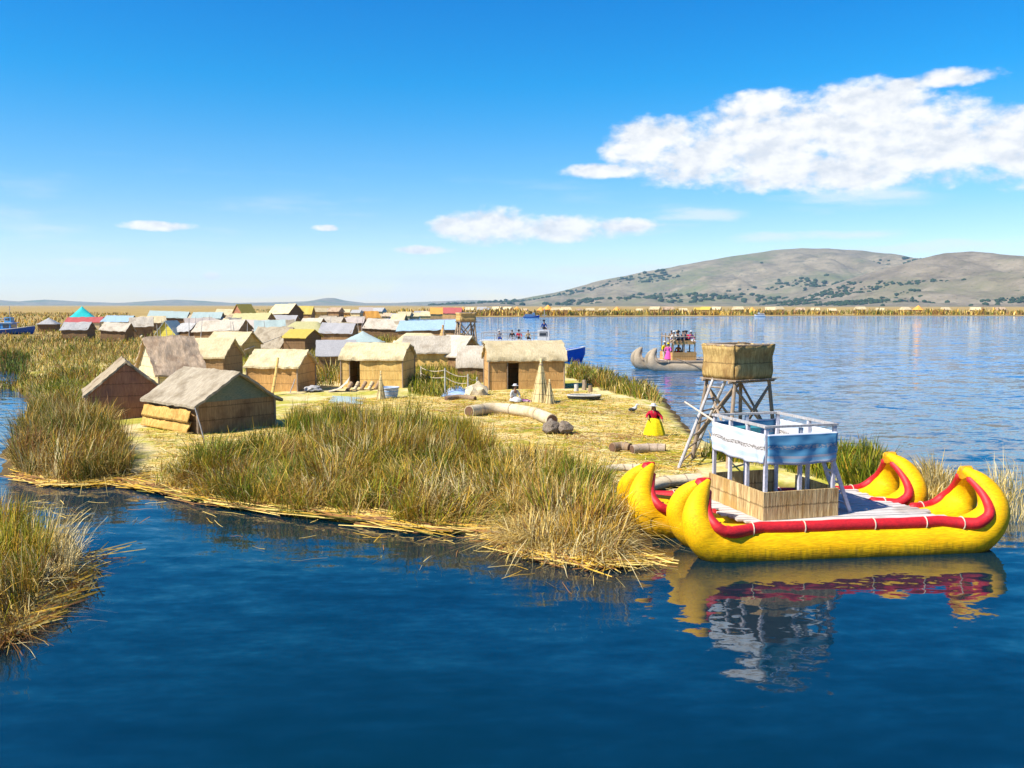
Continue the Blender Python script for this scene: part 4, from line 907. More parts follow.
def hull_path(side, zs=1.0):
    A = spline(PROF, 7); A = A.copy(); A[:, 0] *= side; k = np.clip((np.abs(A[:, 0])-2.6)/1.2, 0, 1)*(1-zs); A[:, 1] = A[:, 1]*(1-np.where(A[:, 1] > .4, k, k*.2))
    return A
def reed_hull(parent, ox, oy, hullm, rollm, tipm, zsl=.90, ties=True):
    L_ = hull_path(-1, zsl)[::-1]; Rr = hull_path(1)[1:]; A = np.vstack([L_, Rr]); n = len(A)
    # arc parameter towards the tips narrows the spread of the two bundles
    s = np.zeros(n); d = np.hypot(np.diff(A[:, 0]), np.diff(A[:, 1])); s[1:] = np.cumsum(d); mid = s[len(L_)-1]; q = np.abs(s-mid)/np.where(s < mid, mid, s[-1]-mid)
    spread = (.52+.16*np.clip((q-.5)/.28, 0, 1))*(1-np.clip((q-.74)/.26, 0, 1)**1.7*.94)
    h = MB()
    for sy in (-1, 1):
        pts = [(A[i, 0]+ox, oy+sy*spread[i], A[i, 1]) for i in range(n)]
        rad = [A[i, 2]*(1+.012*mnoise.noise(Vector((s[i]*1.7, sy*3+oy, 0)))) for i in range(n)]
        h.tube(pts, rad, 28, rough=.012)
    hull = h.build('hull', hullm, parent, angle=60)
    # gunwale rolls follow the inner side of the curl
    T = np.gradient(A[:, :2], axis=0); T /= np.linalg.norm(T, axis=1)[:, None]; Nn = np.stack([-T[:, 1], T[:, 0]], 1)
    for sy in (-1, 1):
        segs = [[]]
        for i in range(n):
            inner = (sy > 0 and oy < 1) or (sy < 0 and oy > 1)
            if q[i] > .985 or (inner and -2.75 < A[i, 0] < 2.45):
                if segs[-1]: segs.append([])
                continue
            ke = np.clip((q[i]-.45)/.2, 0, 1); off = A[i, 2]*(.93-.20*ke); rr_ = .152*(1-.42*np.clip((q[i]-.6)/.4, 0, 1))
            ysp = spread[i]+A[i, 2]*(.40+.38*ke)*(1-np.clip((q[i]-.74)/.26, 0, 1)**1.5*.8)
            segs[-1].append((A[i, 0]+ox+Nn[i, 0]*(off+.02), oy+sy*ysp, A[i, 1]+Nn[i, 1]*(off+.02), rr_))
        for sg in [s_ for s_ in segs if len(s_) > 2]:
            pts = [p_[:3] for p_ in sg]; rad = [p_[3]*(.35 if (k in (0, len(sg)-1)) else 1) for k, p_ in enumerate(sg)]
            MB().tube(pts, rad, 14, rough=.008).build('gunwale', rollm, hull, angle=60)
            if ties and len(sg) > 40:
                for px_ in (-2.55, -1.2, .65, 1.9, 2.9):
                    j = min(range(len(pts)), key=lambda a: abs(pts[a][0]-ox-px_) if pts[a][2] < 1.3 else 99); c = Vector(pts[j]); ring = [c+Vector((.0, math.cos(a)*(rad[j]+.012), math.sin(a)*(rad[j]+.012))) for a in [2*math.pi*k/14 for k in range(15)]]
                    MB().tube(ring, .016, 6, False).build('tie', CREAM_ROPE, hull)
    for sd in (0, n-1):
        e = A[sd]; i2 = 4 if sd == 0 else n-5; f = A[i2]
        c0 = Vector((f[0]+ox, oy, f[1])); c1 = Vector((e[0]+ox, oy, e[1])); dd = (c1-c0).normalized()
        MB().tube([c0-dd*.05, c0+dd*.06, c1, c1+dd*.10], [.20, .225, .13, .03], 14, squash=.95, rough=.02).build('tip_cap', tipm[0] if sd == 0 else tipm[1], hull)
    return hull
def striped(name, cols, z0, z1):
    """woven cloth in horizontal bands, a row of small motifs in the middle"""
    m = bpy.data.materials.new(name); n_, l_ = nodes_of(m); b_ = n_['Principled BSDF']; b_.inputs['Roughness'].default_value = .85; b_.inputs['Specular IOR Level'].default_value = .15
    t_ = n_.new('ShaderNodeAttribute'); t_.attribute_name = 'band'; s_ = n_.new('ShaderNodeSeparateXYZ'); l_.new(t_.outputs['Vector'], s_.inputs[0])
    r_ = n_.new('ShaderNodeValToRGB'); r_.color_ramp.interpolation = 'CONSTANT'; e = r_.color_ramp.elements
    e[0].position = 0; e[0].color = (*cols[0][1], 1); e[1].position = cols[1][0]; e[1].color = (*cols[1][1], 1)
    for p_, c_ in cols[2:]:
        k = e.new(p_); k.color = (*c_, 1)
    l_.new(s_.outputs[1], r_.inputs[0])
    # motifs
    w_ = n_.new('ShaderNodeTexNoise'); w_.inputs['Scale'].default_value = 1; w_.inputs['Detail'].default_value = 1
    mp = n_.new('ShaderNodeMapping'); mp.inputs['Scale'].default_value = (26, 22, 1); l_.new(t_.outputs['Vector'], mp.inputs[0]); l_.new(mp.outputs[0], w_.inputs['Vector'])
    g_ = n_.new('ShaderNodeMath'); g_.operation = 'GREATER_THAN'; l_.new(w_.outputs[0], g_.inputs[0]); g_.inputs[1].default_value = .5
    a_ = n_.new('ShaderNodeMath'); a_.operation = 'GREATER_THAN'; l_.new(s_.outputs[1], a_.inputs[0]); a_.inputs[1].default_value = z0
    c_ = n_.new('ShaderNodeMath'); c_.operation = 'LESS_THAN'; l_.new(s_.outputs[1], c_.inputs[0]); c_.inputs[1].default_value = z1
    m1 = n_.new('ShaderNodeMath'); m1.operation = 'MULTIPLY'; l_.new(a_.outputs[0], m1.inputs[0]); l_.new(c_.outputs[0], m1.inputs[1])
    m2 = n_.new('ShaderNodeMath'); m2.operation = 'MULTIPLY'; l_.new(m1.outputs[0], m2.inputs[0]); l_.new(g_.outputs[0], m2.inputs[1])
    x_ = n_.new('ShaderNodeMix'); x_.data_type = 'RGBA'; l_.new(m2.outputs[0], x_.inputs[0]); l_.new(r_.outputs[0], x_.inputs[6]); x_.inputs[7].default_value = (*[.5*v for v in cols[-1][1]], 1)
    l_.new(x_.outputs[2], b_.inputs['Base Color']); return m
def cloth_panel(name, a, b_, z0, z1, m, parent, sag=.1, out=(0, 0)):
    """hanging cloth between two corner points, lower edge scalloped; carries its own band coordinates"""
    a, b_ = Vector((*a, 0)), Vector((*b_, 0)); L_ = (b_-a).length; nx_, ny_ = 36, 14
    nrm = Vector((out[0], out[1], 0))
    def fn(u, v):
        s_ = sag*4*u*(1-u); p_ = a.lerp(b_, u); z = z0-s_*(1-v)+(z1-z0)*v
        w_ = .04*math.sin(u*L_*8+v*2+math.sin(u*7))*(1-v*.6)+.035*mnoise.noise(Vector((u*5, v*4, a.x)))
        return p_+nrm*(w_+.05)+Vector((0, 0, z))
    mb = MB().grid(fn, nx_, ny_); o = mb.build(name, m, parent)
    at_ = o.data.attributes.new('band', 'FLOAT_VECTOR', 'POINT')
    vals = []
    for j in range(ny_+1):
        for i in range(nx_+1): vals += [i/nx_*L_/2, j/ny_, 0]
    at_.data.foreach_set('vector', vals)
    sl = o.modifiers.new('thickness', 'SOLIDIFY'); sl.thickness = .012; sl.offset = 0
    return o
BL1, BL2, BL3 = (.10, .28, .42), (.055, .19, .32), (.20, .38, .50)
C_LEFT = striped('sunlit_blue_white_cloth', [(0, (.50, .54, .60)), (.16, (.42, .52, .62)), (.30, (.54, .58, .62)), (.44, (.50, .47, .44)), (.60, (.56, .59, .63)), (.78, (.44, .53, .62)), (.88, (.56, .58, .62)), (.99, (.38, .34, .30))], .46, .58)  # paler copy of the front cloth: strong sunlight put into its colour
C_FRONT = striped('blue_striped_cloth', [(0, (.36, .38, .44)), (.10, BL3), (.20, (.34, .34, .38)), (.28, BL1), (.50, BL2), (.66, BL1), (.90, BL2), (.95, (.58, .58, .62))], .50, .62)
def reed_boat(label, loc, rz, yellow=True):
    t = thing('reed_boat', label, 'boat', loc, rz, None)
    hm_, rm_, tm_ = (Y_BOAT, R_ROLL, (R_ROLL, O_TIP)) if yellow else (REEDHULL, REEDROLL, (REEDHULL, REEDHULL))
    reed_hull(t, 0, 0, hm_, rm_, tm_); reed_hull(t, -.72, 2.40, hm_, rm_, tm_)
    zd = .80
    mb = MB()
    y = -.52
    while y < 2.85:
        mb.box((-.05-.2*y+.1*math.sin(y*9), y+.09, zd+.008*math.sin(y*23)), (5.3+.2*math.sin(y*5), .165, .05)); y += .185
    mb.box((-1.6, 1.3, zd-.09), (.12, 3.3, .10)); mb.box((2.2, 1.3, zd-.09), (.12, 3.3, .10))
    mb.build('deck', PLANK, t, False)
    # cabin
    before = set(bpy.data.objects)
    x0, x1, y0, y1 = 0.0, 1.96, 0.0, 2.6; zt = zd+.025
    c = MB()
    hw = .72
    for (p_, q_) in (((x0, y0), (x1, y0)), ((x0, y0), (x0, y1)), ((x0, y1), (x1, y1)), ((x1, y0), (x1, y1-.9))):
        a_, b2 = Vector(p_), Vector(q_); L_ = (b2-a_).length; ang = math.atan2((b2-a_).y, (b2-a_).x); m_ = (a_+b2)/2
        inset = .06
        nn_ = Vector((m_.x-(x0+x1)/2, m_.y-(y0+y1)/2)); nn_ = Vector((1 if nn_.x > 0 else -1, 0)) if abs(p_[0]-q_[0]) < .01 else Vector((0, 1 if nn_.y > 0 else -1)); off_ = .08 if nn_.y == 0 else .085
        c.box((m_.x+nn_.x*off_, m_.y+nn_.y*off_, zt+hw/2), (L_+(.105 if nn_.y == 0 else .21), .045, hw), ang)
    cab = c.build('cabin_wall', MATW if yellow else W_ORANGE, t, False)
    zp = zt+2.32
    posts = [(x0, y0), (x0, y0+.87), (x0, y0+1.74), (x0, y1), (x1, y0), (x0+.98, y0), (x1, y0+1.1), (x1, y1), (x0+.98, y1)]
    for (px_, py_) in posts:
        full = (px_ in (x0, x1)) and (py_ in (y0, y1))
        MB().box((px_, py_, (zt+zp-(0 if full else .02))/2), (.085, .085, zp-zt-(0 if full else .02)), 0).build('post', PAINTW if yellow else WOOD, t, False)
    zr = zt+1.52                                   # upper deck floor
    f = MB(); f.box(((x0+x1)/2, (y0+y1)/2, zr), (x1-x0-.12, y1-y0-.12, .05)); f.build('upper_deck', plain('upper_deck_boards', (.42, .36, .33), .2, .8) if yellow else WOOD, t, False)
    if yellow:
        zc0, zc1 = zt+1.43, zt+2.17
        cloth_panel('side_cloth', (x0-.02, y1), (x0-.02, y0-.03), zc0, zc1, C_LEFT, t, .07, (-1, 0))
        cloth_panel('front_cloth', (x0-.02, y0-.03), (x1+.04, y0-.03), zc0, zc1, C_FRONT, t, .06, (0, -1))
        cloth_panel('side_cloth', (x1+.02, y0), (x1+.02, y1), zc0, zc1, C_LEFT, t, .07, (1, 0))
        cloth_panel('rear_cloth', (x1, y1+.03), (x0, y1+.03), zc0, zc1, C_FRONT, t, .10, (0, 1))
        rl = MB()
        for (p_, q_) in (((x0, y0), (x1, y0)), ((x0, y1), (x1, y1))): rl.box(((p_[0]+q_[0])/2, p_[1], zp+.03), (q_[0]-p_[0]+.16, .11, .055))
        for xx in (x0, x1): rl.box((xx, (y0+y1)/2, zp+.03), (.11, y1-y0-.115, .055))
        rl.build('top_rail', WOODG, t, False)
        b3 = MB(); b3.box((x0+.6, y1-.45, zr+.28), (.8, .5, .5)); b3.build('upper_bench', plain('bench_teal', (.04, .22, .24), .2), t, False)
        ld_ = MB()
        for yy in (y0+.15, y0+.62): ld_.box((x1+.36, yy, zt+.72), (.10, .05, 1.62), 0, 0, R(-22))
        for k in range(5): ld_.box((x1+.58-k*.112, y0+.385, zt+.22+k*.28), (.10, .42, .035))
        ld_.build('ladder', PAINTW, t, False)
    else:
        rl = MB()
        for (p_, q_) in (((x0, y0), (x1, y0)), ((x0, y1), (x1, y1))): rl.bar((p_[0], p_[1], zr+.5), (q_[0], q_[1], zr+.5), .05)
        for xx in (x0, x1): rl.bar((xx, y0, zr+.5), (xx, y1, zr+.5), .05)
        rl.build('top_rail', WOOD, t)
        e = MB(); e.box(((x0+x1)/2, y0-.06, zr+.02), (x1-x0, .05, .34)); e.build('upper_panel', W_ORANGE, t, False)
    for o in set(bpy.data.objects)-before:           # the cabin stands a little askew on the deck
        if o.parent == t: o.location = (-2.05, -.28, 0); o.rotation_euler = (0, 0, R(8.5))
    return t
BOAT_RZ = R(7.5)
B1 = reed_boat('big yellow double hulled reed boat with red rolled edges and a cloth wrapped cabin', (8.33, 22.75, 0), BOAT_RZ)
q = P(664, 371)
B2 = reed_boat('distant double hulled boat of bare dry reeds carrying passengers', (q.x+3.2, q.y+1.0, 0), R(4), False); B2.scale = (1.12, 1.12, 1.12)
# passengers
M2 = B2.matrix_basis.copy() if False else (Matrix.Translation(B2.location) @ Matrix.Rotation(R(4), 4, 'Z') @ Matrix.Scale(1.12, 4))
zr = .80+.025+1.52+.025
PASS = [((.2, .3, zr), C_WHITE, C_TAN, C_WHITE, False, 'passenger in white with a white hat at the left end of the upper deck'),
        ((.45, 1.5, zr), C_BLACK, C_BLUE, None, False, 'bare headed passenger in black at the left rear of the upper deck'),
        ((.62, .35, zr), C_GREY, C_BLACK, C_BLACK, False, 'passenger in grey with a dark hat on the upper deck'),
        ((.80, 1.1, zr), C_GREEN, C_BLACK, C_TAN, False, 'passenger in green with a tan hat in the middle of the upper deck'),
        ((1.0, .3, zr), C_BLUE, C_BLACK, None, False, 'dark haired passenger in blue in the middle of the upper deck'),
        ((1.15, 1.7, zr), C_BLACK, C_GREY, C_BLACK, False, 'passenger in black with a black hat at the back of the upper deck'),
        ((1.36, .4, zr), C_RED, C_BLACK, C_BLACK, False, 'passenger in red with a black hat towards the right of the upper deck'),
        ((1.5, 1.2, zr), C_TAN, C_BLACK, None, False, 'passenger in tan at the right rear of the upper deck'),
        ((1.72, .35, zr), C_PINK, C_WHITE, C_WHITE, False, 'passenger in pale pink at the right of the upper deck')]
CABM = Matrix.Translation((-2.05, -.28, 0)) @ Matrix.Rotation(R(8.5), 4, 'Z')
for (lp, a_, b2, h_, sk, lab) in PASS:
    person(lab, tuple(M2 @ CABM @ Vector(lp)), R(random.uniform(-50, 30)), a_, b2, h_, 'sit', .08, 1.6, sk, group='passengers on the distant reed boat', detail=False)
person('passenger in a bright pink dress standing at the front of the distant reed boat', tuple(M2 @ Vector((-2.35, .25, .83))), R(-20), C_PINK, C_PINK, C_YEL, hgt=1.6, group='passengers on the distant reed boat', detail=False)
person('boatman in yellow standing behind the pink dressed passenger', tuple(M2 @ Vector((-2.45, 1.1, .83))), R(20), C_YEL, C_WHITE, C_WHITE, hgt=1.72, skirt=False, group='passengers on the distant reed boat', detail=False)
person('passenger in orange standing inside the cabin of the distant reed boat', tuple(M2 @ Vector((-1.3, .9, .83))), R(-20), C_ORANGE, C_RED, None, hgt=1.5, group='passengers on the distant reed boat', detail=False)
# oar trailing from the distant boat
a_ = M2 @ Vector((-1.9, -.75, 1.05)); b2 = M2 @ Vector((1.2, -1.5, -.08)); o = MB().bar(a_, b2, .04, 6).build('steering_oar', WOOD, None); tag(o, 'long steering oar leaning from the distant reed boat into the water', 'oar')
# ------------------------------------------------------------------ lookout towers
MATT = reedmat('tower_reed_mat', (.30, .18, .055), (.58, .40, .15), (.26, .15, .05))
SHEAF_TOP = thatch('straw_top', (.40, .29, .13), (.54, .42, .22), (.28, .19, .08))
def tower(label, foot, rz, w, d, zb, zt, splay, ladder, s=1.0, nest=None):
    t = thing('lookout_tower', label, 'tower', foot, rz)
    x, y = w/2, d/2
    tops = [(-x*.92, -y*.92), (x*.92, -y*.92), (x*.92, y*.92), (-x*.92, y*.92)]
    feet = [(-x-splay, -y-splay*.4), (x+splay*.5, -y-splay*.4), (x+splay*.5, y+splay*.4), (-x-splay, y+splay*.4)]
    for (a, b_) in zip(tops, feet): MB().bar((b_[0], b_[1], -.2), (a[0], a[1], zb+.05), .08*s, 8, .065*s).build('leg', WOOD, t)
    def lp(i, f): a, b_ = Vector((*feet[i], 0)), Vector((*tops[i], zb)); return a.lerp(b_, f)
    for (i, f0, j, f1) in ((0, .25, 1, .95), (1, .25, 0, .95), (1, .2, 2, .95), (2, .25, 1, .95), (3, .25, 2, .95), (2, .3, 3, .95), (0, .3, 3, .97), (3, .3, 0, .97), (0, .5, 1, .5), (2, .55, 3, .55)):
        MB().bar(lp(i, f0), lp(j, f1), .048*s, 6).build('brace', WOOD, t)
    pl = MB()
    for k in range(9): pl.box((-x-.1+(2*x+.2)*(k+.5)/9, 0, zb+.09), ((2*x+.2)/9-.02, d+.3, .05))
    for yy in (-y+.1, y-.1): pl.bar((-x-.2, yy, zb+.03), (x+.22, yy, zb+.03), .05*s, 6)
    pl.build('platform', WOOD, t, False)
    # woven mat wall, wider at the top, top edge uneven
    hgt = zt-zb-.12; m = MB(); ring = [(-x, -y), (x, -y), (x, y), (-x, y)]
    nseg = 12
    for k in range(4):
        a, b_ = Vector(ring[k]), Vector(ring[(k+1) % 4]); mid = (a+b_)/2; nrm = mid.normalized()
        def fn(u, v, a=a, b_=b_, nrm=nrm):
            q = a.lerp(b_, u)*(1+.05*v); bul = .045*math.sin(v*math.pi*2.5)+.05*mnoise.noise(Vector((u*6, v*3, a.x)))
            top_ = .12*mnoise.noise(Vector((u*7, a.y, 4)))*v
            return Vector((q.x+nrm.x*bul, q.y+nrm.y*bul, zb+.12+(hgt+top_)*v))
        m.grid(fn, nseg, 8)
    o = m.build('basket', nest or MATT, t); sl = o.modifiers.new('thickness', 'SOLIDIFY'); sl.thickness = .06; sl.offset = -1
    tp = MB(); ring3 = [Vector((p_[0]*1.05, p_[1]*1.05, zt)) for p_ in ring]; tp.tube(ring3+[ring3[0]], .05*s, 8, False); tp.build('rim', WOOD, o)
    MB().grid(lambda u, v: ((u-.5)*2*x*1.02, (v-.5)*2*y*1.02, zt-.05+.09*mnoise.noise(Vector((u*5, v*5, w)))), 18, 16, .12).build('straw_top', nest or SHEAF_TOP, t)
    if ladder:
        ld = thing('ladder', 'wooden pole ladder leaning on the lookout tower', 'ladder', (0, 0, 0)); A0, B0 = ladder[0]; A1, B1 = ladder[1]
        M = Matrix.Translation(Vector(foot)) @ Matrix.Rotation(rz, 4, 'Z')
        ld.location = A0; A0, A1, B0, B1 = [Vector(q)-Vector(ladder[0][0]) for q in (A0, A1, B0, B1)]
        for (a, b_) in ((A0, A1), (B0, B1)): MB().bar(a, b_, .065, 8, .055).build('rail', WOODG, ld)
        for k in range(7): f = .08+k*.135; MB().bar(A0.lerp(A1, f), B0.lerp(B1, f), .036, 6).build('rung', WOOD, ld)
    return t
TR = R(30); ux, uy = Vector((math.cos(TR), math.sin(TR))), Vector((-math.sin(TR), math.cos(TR)))
M0 = Vector((7.98, 32.2)); cen = M0+ux*.9+uy*.75; zg = gh(cen.x, cen.y)
la0, lb0 = on(678, 469), on(694, 456)
la1, lb1 = PD(714, 377, 33.1), PD(726, 379, 32.6)
tower('wooden lookout tower with a woven reed box behind the yellow boat', (cen.x, cen.y, zg), TR, 1.84, 1.58, 3.40-zg, 4.74-zg, .42, ((la0, lb0), (la1, lb1)))
p = on(466, 352); T_NEST = reedmat('nest_straw', (.50, .30, .10), (.62, .42, .16))
d_ = p.y; tower('small far lookout tower with a straw nest on top', (p.x, p.y, p.z), R(20), 1.9, 1.7, PD(466, 322, d_).z-p.z, PD(466, 313, d_).z-p.z, .5, None, 1.6, T_NEST)
q0, q2 = PD(685, 402, 32.6), PD(714, 421, 26.2)
o = MB().bar(q0, q2, .03, 8, .035).build('pole', CREAM_ROPE, None); tag(o, 'pale pole leaning beside the ladder of the lookout tower', 'pole')
# ------------------------------------------------------------------ blue motor boats
BOATBLUE = plain('boat_blue_paint', (.01, .08, .40), .2, .4); BOATCYAN = plain('boat_light_blue_paint', (.10, .36, .66), .2, .45); BOATW = plain('boat_white_paint', (.55, .55, .55), .1, .4); GLASS = mat('dark_window', (.02, .03, .05), (.04, .06, .08), (1, 1, 1), .1, 0, 3, None, .6); METAL = plain('metal_pole', (.30, .30, .32), .1, .4)
def motor_boat(label, loc, rz, L_, B_, hullm, cabm, rail=True, s=1.0, roof_h=1.9):
    t = thing('motor_boat', label, 'boat', loc, rz); t.scale = (s, s, s)
    ns = 22; sec = [(-.0, -.35), (.55, -.25), (.88, .05), (1.0, .55), (1.0, .62), (.9, .62), (.86, .5), (0, .45)]
    vs = []; fs = []; nn = len(sec)*2-2
    for i in range(ns+1):
        u = i/ns; x = (u-.5)*L_; wd = B_/2*(1 if u < .55 else math.sqrt(max(0, 1-((u-.55)/.45)**2))*.98+.02); sheer = .55*max(0, (u-.45)/.55)**1.8
        ring = [(y*wd, z+sheer*(.4 if z < 0 else 1)) for y, z in sec]+[(-y*wd, z+sheer*(.4 if z < 0 else 1)) for y, z in sec[-2:0:-1]]
        vs += [(x+(.45*sheer if z > .2 else 0), y, z) for y, z in ring]
    for i in range(ns):
        for k in range(nn): fs.append((i*nn+k, i*nn+(k+1) % nn, (i+1)*nn+(k+1) % nn, (i+1)*nn+k))
    fs += [tuple(range(nn))[::-1], tuple(ns*nn+k for k in range(nn))]
    hl = MB().add(vs, fs).build('hull', hullm, t, angle=50)
    st = MB()
    for sy in (-1, 1): st.tube([((i/ns-.5)*L_+.45*.55*max(0, (i/ns-.45)/.55)**1.8, sy*(B_/2*(1 if i/ns < .55 else math.sqrt(max(0, 1-((i/ns-.55)/.45)**2))*.98+.02)+.02), .58+.55*max(0, (i/ns-.45)/.55)**1.8) for i in range(ns+1)], .05, 6)
    st.build('rubbing_strake', BOATW, hl)
    c0, c1 = -L_*.40, L_*.22; cw = B_*.74
    MB().box(((c0+c1)/2, 0, .45+.55), (c1-c0, cw, 1.1)).build('cabin', cabm, t, False)
    n_w = 5
    for k in range(n_w):
        for sy in (-1, 1): MB().box((c0+(k+.5)*(c1-c0)/n_w, sy*(cw/2+.004), 1.12), ((c1-c0)/n_w*.7, .03, .5)).build('window', GLASS, t, False)
    MB().box((c1+.004, 0, 1.12), (.03, cw*.8, .5)).build('window', GLASS, t, False)
    MB().box(((c0+c1)/2+.1, 0, 1.585), (c1-c0+.5, cw+.25, .08)).build('cabin_roof', BOATW, t, False)
    if rail:
        r = MB()
        for sy in (-1, 1):
            yy = sy*cw*.46
            r.bar((c0, yy, 2.2), (c1-.3, yy, 2.2), .03, 6); r.bar((c0, yy, 1.95), (c1-.3, yy, 1.95), .02, 6)
            for k in range(6): xx = c0+k*(c1-.3-c0)/5; r.bar((xx, yy, 1.6), (xx, yy, 2.2), .025, 6)
        r.build('railing', METAL, t)
    w_ = MB(); w_.box((c1-.55, 0, 2.0), (.9, cw*.55, .75)); wh = w_.build('wheelhouse', cabm, t, False)
    for sy in (-1, 1): MB().box((c1-.55, sy*(cw*.275+.004), 2.1), (.6, .03, .36)).build('window', GLASS, wh, False)
    MB().box((c1-.1+.004, 0, 2.1), (.03, cw*.4, .36)).build('window', GLASS, wh, False)
    m_ = MB(); m_.bar((c1-.5, .2, 2.3), (c1-.5, .2, 4.0), .035, 6); m_.bar((c1-.7, .2, 3.5), (c1-.3, .2, 3.5), .025, 6); m_.bar((c0+1.2, -.2, 1.6), (c0+1.2, -.2, 3.3), .03, 6); m_.build('mast', METAL, t)
    return t
q = P(578, 362)
mbx = motor_boat('blue and white motor boat moored behind the large cream hut', (q.x-5.6, q.y+1.2, 0), R(-4), 8.4, 2.3, BOATBLUE, BOATW, s=1.45)
zt_ = 2.36
for (dx, dy, a_, b2, h_, lab) in ((.0, -.3, C_BLUE, C_BLACK, C_BLACK, 'crew member in dark blue sitting high on the roof of the motor boat'), (-1.6, .2, C_BLACK, C_GREY, None, 'passenger in black sitting on the roof of the motor boat'), (-3.0, -.1, C_GREY, C_BLUE, C_WHITE, 'passenger in grey with a white hat sitting on the roof of the motor boat'), (-.85, .55, C_RED, C_BLACK, C_BLACK, 'passenger in red with a dark hat sitting on the roof of the motor boat'), (.15, -.6, C_TAN, C_BLACK, None, 'passenger in tan sitting next to the wheelhouse of the motor boat')):
    person(lab, (mbx.location.x+dx, mbx.location.y+dy, zt_+(.75 if dx == 0 else 0)-.0), R(10), a_, b2, h_, 'sit', .05, 1.6, False, group='people on the motor boat', detail=False) if dx else person(lab, (mbx.location.x+1.9, mbx.location.y-.1, 3.45), R(10), a_, b2, h_, 'sit', .05, 1.6, False, group='people on the motor boat', detail=False)
q = P(6, 337)
motor_boat('light blue boat lying in the marsh at the left edge', (q.x-2.0, q.y+1, .6), R(8), 9.5, 3.2, BOATBLUE, BOATCYAN, True, 1.35)
q = P(531, 317.2); motor_boat('tiny blue motor boat in front of the far bank', (q.x, q.y-6, 0), R(2), 8, 2.5, BOATBLUE, BOATCYAN, False)
q = P(757, 316.4); motor_boat('tiny white motor boat in front of the far bank', (q.x, q.y-6, 0), R(170), 5.5, 2.2, BOATW, BOATW, False)
# ------------------------------------------------------------------ rolls, logs, sheaves and household things on the clearing
ROLL = mat('reed_roll', (.56, .44, .26), (.68, .57, .38), (2.5, 14, 14), .85, .6, 3, (.46, .34, .18), .1, .08, .03)
ROLLB = mat('brown_reed_roll', (.24, .15, .08), (.36, .24, .13), (2.5, 14, 14), .9, .6, 3)
ROLLG = mat('grey_brown_reed_roll', (.34, .25, .17), (.46, .36, .26), (2.5, 14, 14), .9, .6, 3)
ENDM = mat('cut_reed_ends', (.10, .05, .03), (.20, .11, .06), (40, 40, 40), .95, .5, 3)
def roll(name, label, cat, pix, r, m, ends=True, sink=.9, flat=1.0, group=None):
    pts = [on(*q) for q in pix]; base = pts[0].copy(); A = spline([(q.x-base.x, q.y-base.y, q.z-base.z+r*sink*flat) for q in pts], 6)
    t = thing(name, label, cat, tuple(base), 0, group); n = len(A)
    path = [tuple(a) for a in A]
    MB().tube(path, [r*(1+.06*mnoise.noise(Vector((k*.5, r*9, 0)))) for k in range(n)], 16, True, flat, .02).build('roll', m, t, angle=50)
    if ends:
        for (e0, e1) in ((A[0], A[1]), (A[-1], A[-2])):
            d = Vector(e0-e1).normalized(); c = Vector(e0); MB().tube([c-d*.01, c+d*.02], [r*.93, r*.86], 14, True, flat, .02).build('cut_end', ENDM, t, False)
    # ties
    for f in (.2, .5, .8):
        k = int(f*(n-1)); c = Vector(A[k]); d = Vector(A[min(k+1, n-1)]-A[k-1]).normalized(); MB().tube([c-d*.02, c+d*.02], [r*1.07]*2, 14, False, flat).build('tie', WOOD, t)
    return t
roll('reed_roll', 'long curved pale reed roll lying across the clearing', 'reed roll', [(469, 418.5), (488, 415.5), (512, 416), (535, 421), (552, 427)], .30, ROLL)
roll('reed_roll', 'short dark brown reed roll in front of the person with the yellow skirt', 'reed roll', [(612, 454), (621, 453), (630, 454)], .19, ROLLB)
roll('reed_roll', 'grey brown reed roll lying end to end with the short dark one', 'reed roll', [(632, 455.5), (648, 454.5), (665, 455)], .19, ROLLG)
roll('straw_mat_roll', 'flattened straw roll on the shore above the left tip of the yellow boat', 'straw roll', [(604, 474), (622, 472), (640, 472)], .24, ROLL, False, .7, .6)
roll('straw_mat_roll', 'wide straw roll between the lookout tower and the yellow boat', 'straw roll', [(640, 486), (665, 480), (700, 478)], .30, ROLL, False, .6, .6)
p = on(558, 437); t = thing('root_block', 'dark cut block of reed roots in front of the curved roll', 'block', tuple(p))
ROOT = mat('reed_root', (.16, .12, .085), (.30, .24, .18), (7, 7, 7), .95, 1.0, 3, (.06, .04, .03), .05, dist=.06)
mb = MB(); mb.blob((-.28, .2, .28), (.42, .36, .36), 3, .35, 2.2, .7); mb.build('left_lump', ROOT, t); mb = MB(); mb.blob((.32, .15, .26), (.36, .34, .34), 3, .35, 2.4, .7); mb.build('right_lump', ROOT, t)
def sheaf(label, px, py, h, r0, lean=0.0, m=None):
    p = on(px, py); t = thing('reed_sheaf', label, 'sheaf', tuple(p), random.random()*3)
    mb = MB(); prof = [(r0, 0), (r0*.86, h*.12), (r0*.62, h*.35), (r0*.40, h*.6), (r0*.20, h*.84), (r0*.13, h*.90), (r0*.16, h), (.02, h+.04)]
    mb.lathe(prof, 36, (0, 0, -.03), .07, 12); mb.build('stems', m or SHEAF, t, angle=70)
    MB().lathe([(r0*.20, h*.85), (r0*.24, h*.865), (r0*.20, h*.88)], 16).build('tie', WOOD, t)
    loose = MB()
    for k in range(26):
        a = random.random()*6.28; rr_ = r0*random.uniform(.9, 1.25); loose.bar((math.cos(a)*rr_, math.sin(a)*rr_, 0), (math.cos(a)*r0*.22, math.sin(a)*r0*.22, h*random.uniform(.7, .86)), .014, 4, .008)
    loose.build('loose_stems', SHEAF, t); return t
SHEAF = reedmat('sheaf_reeds', (.60, .46, .20), (.74, .60, .32), (.46, .34, .13))
sheaf('tall pointed sheaf of dried reeds standing in front of the large cream hut', 541, 404, 2.65, .55)
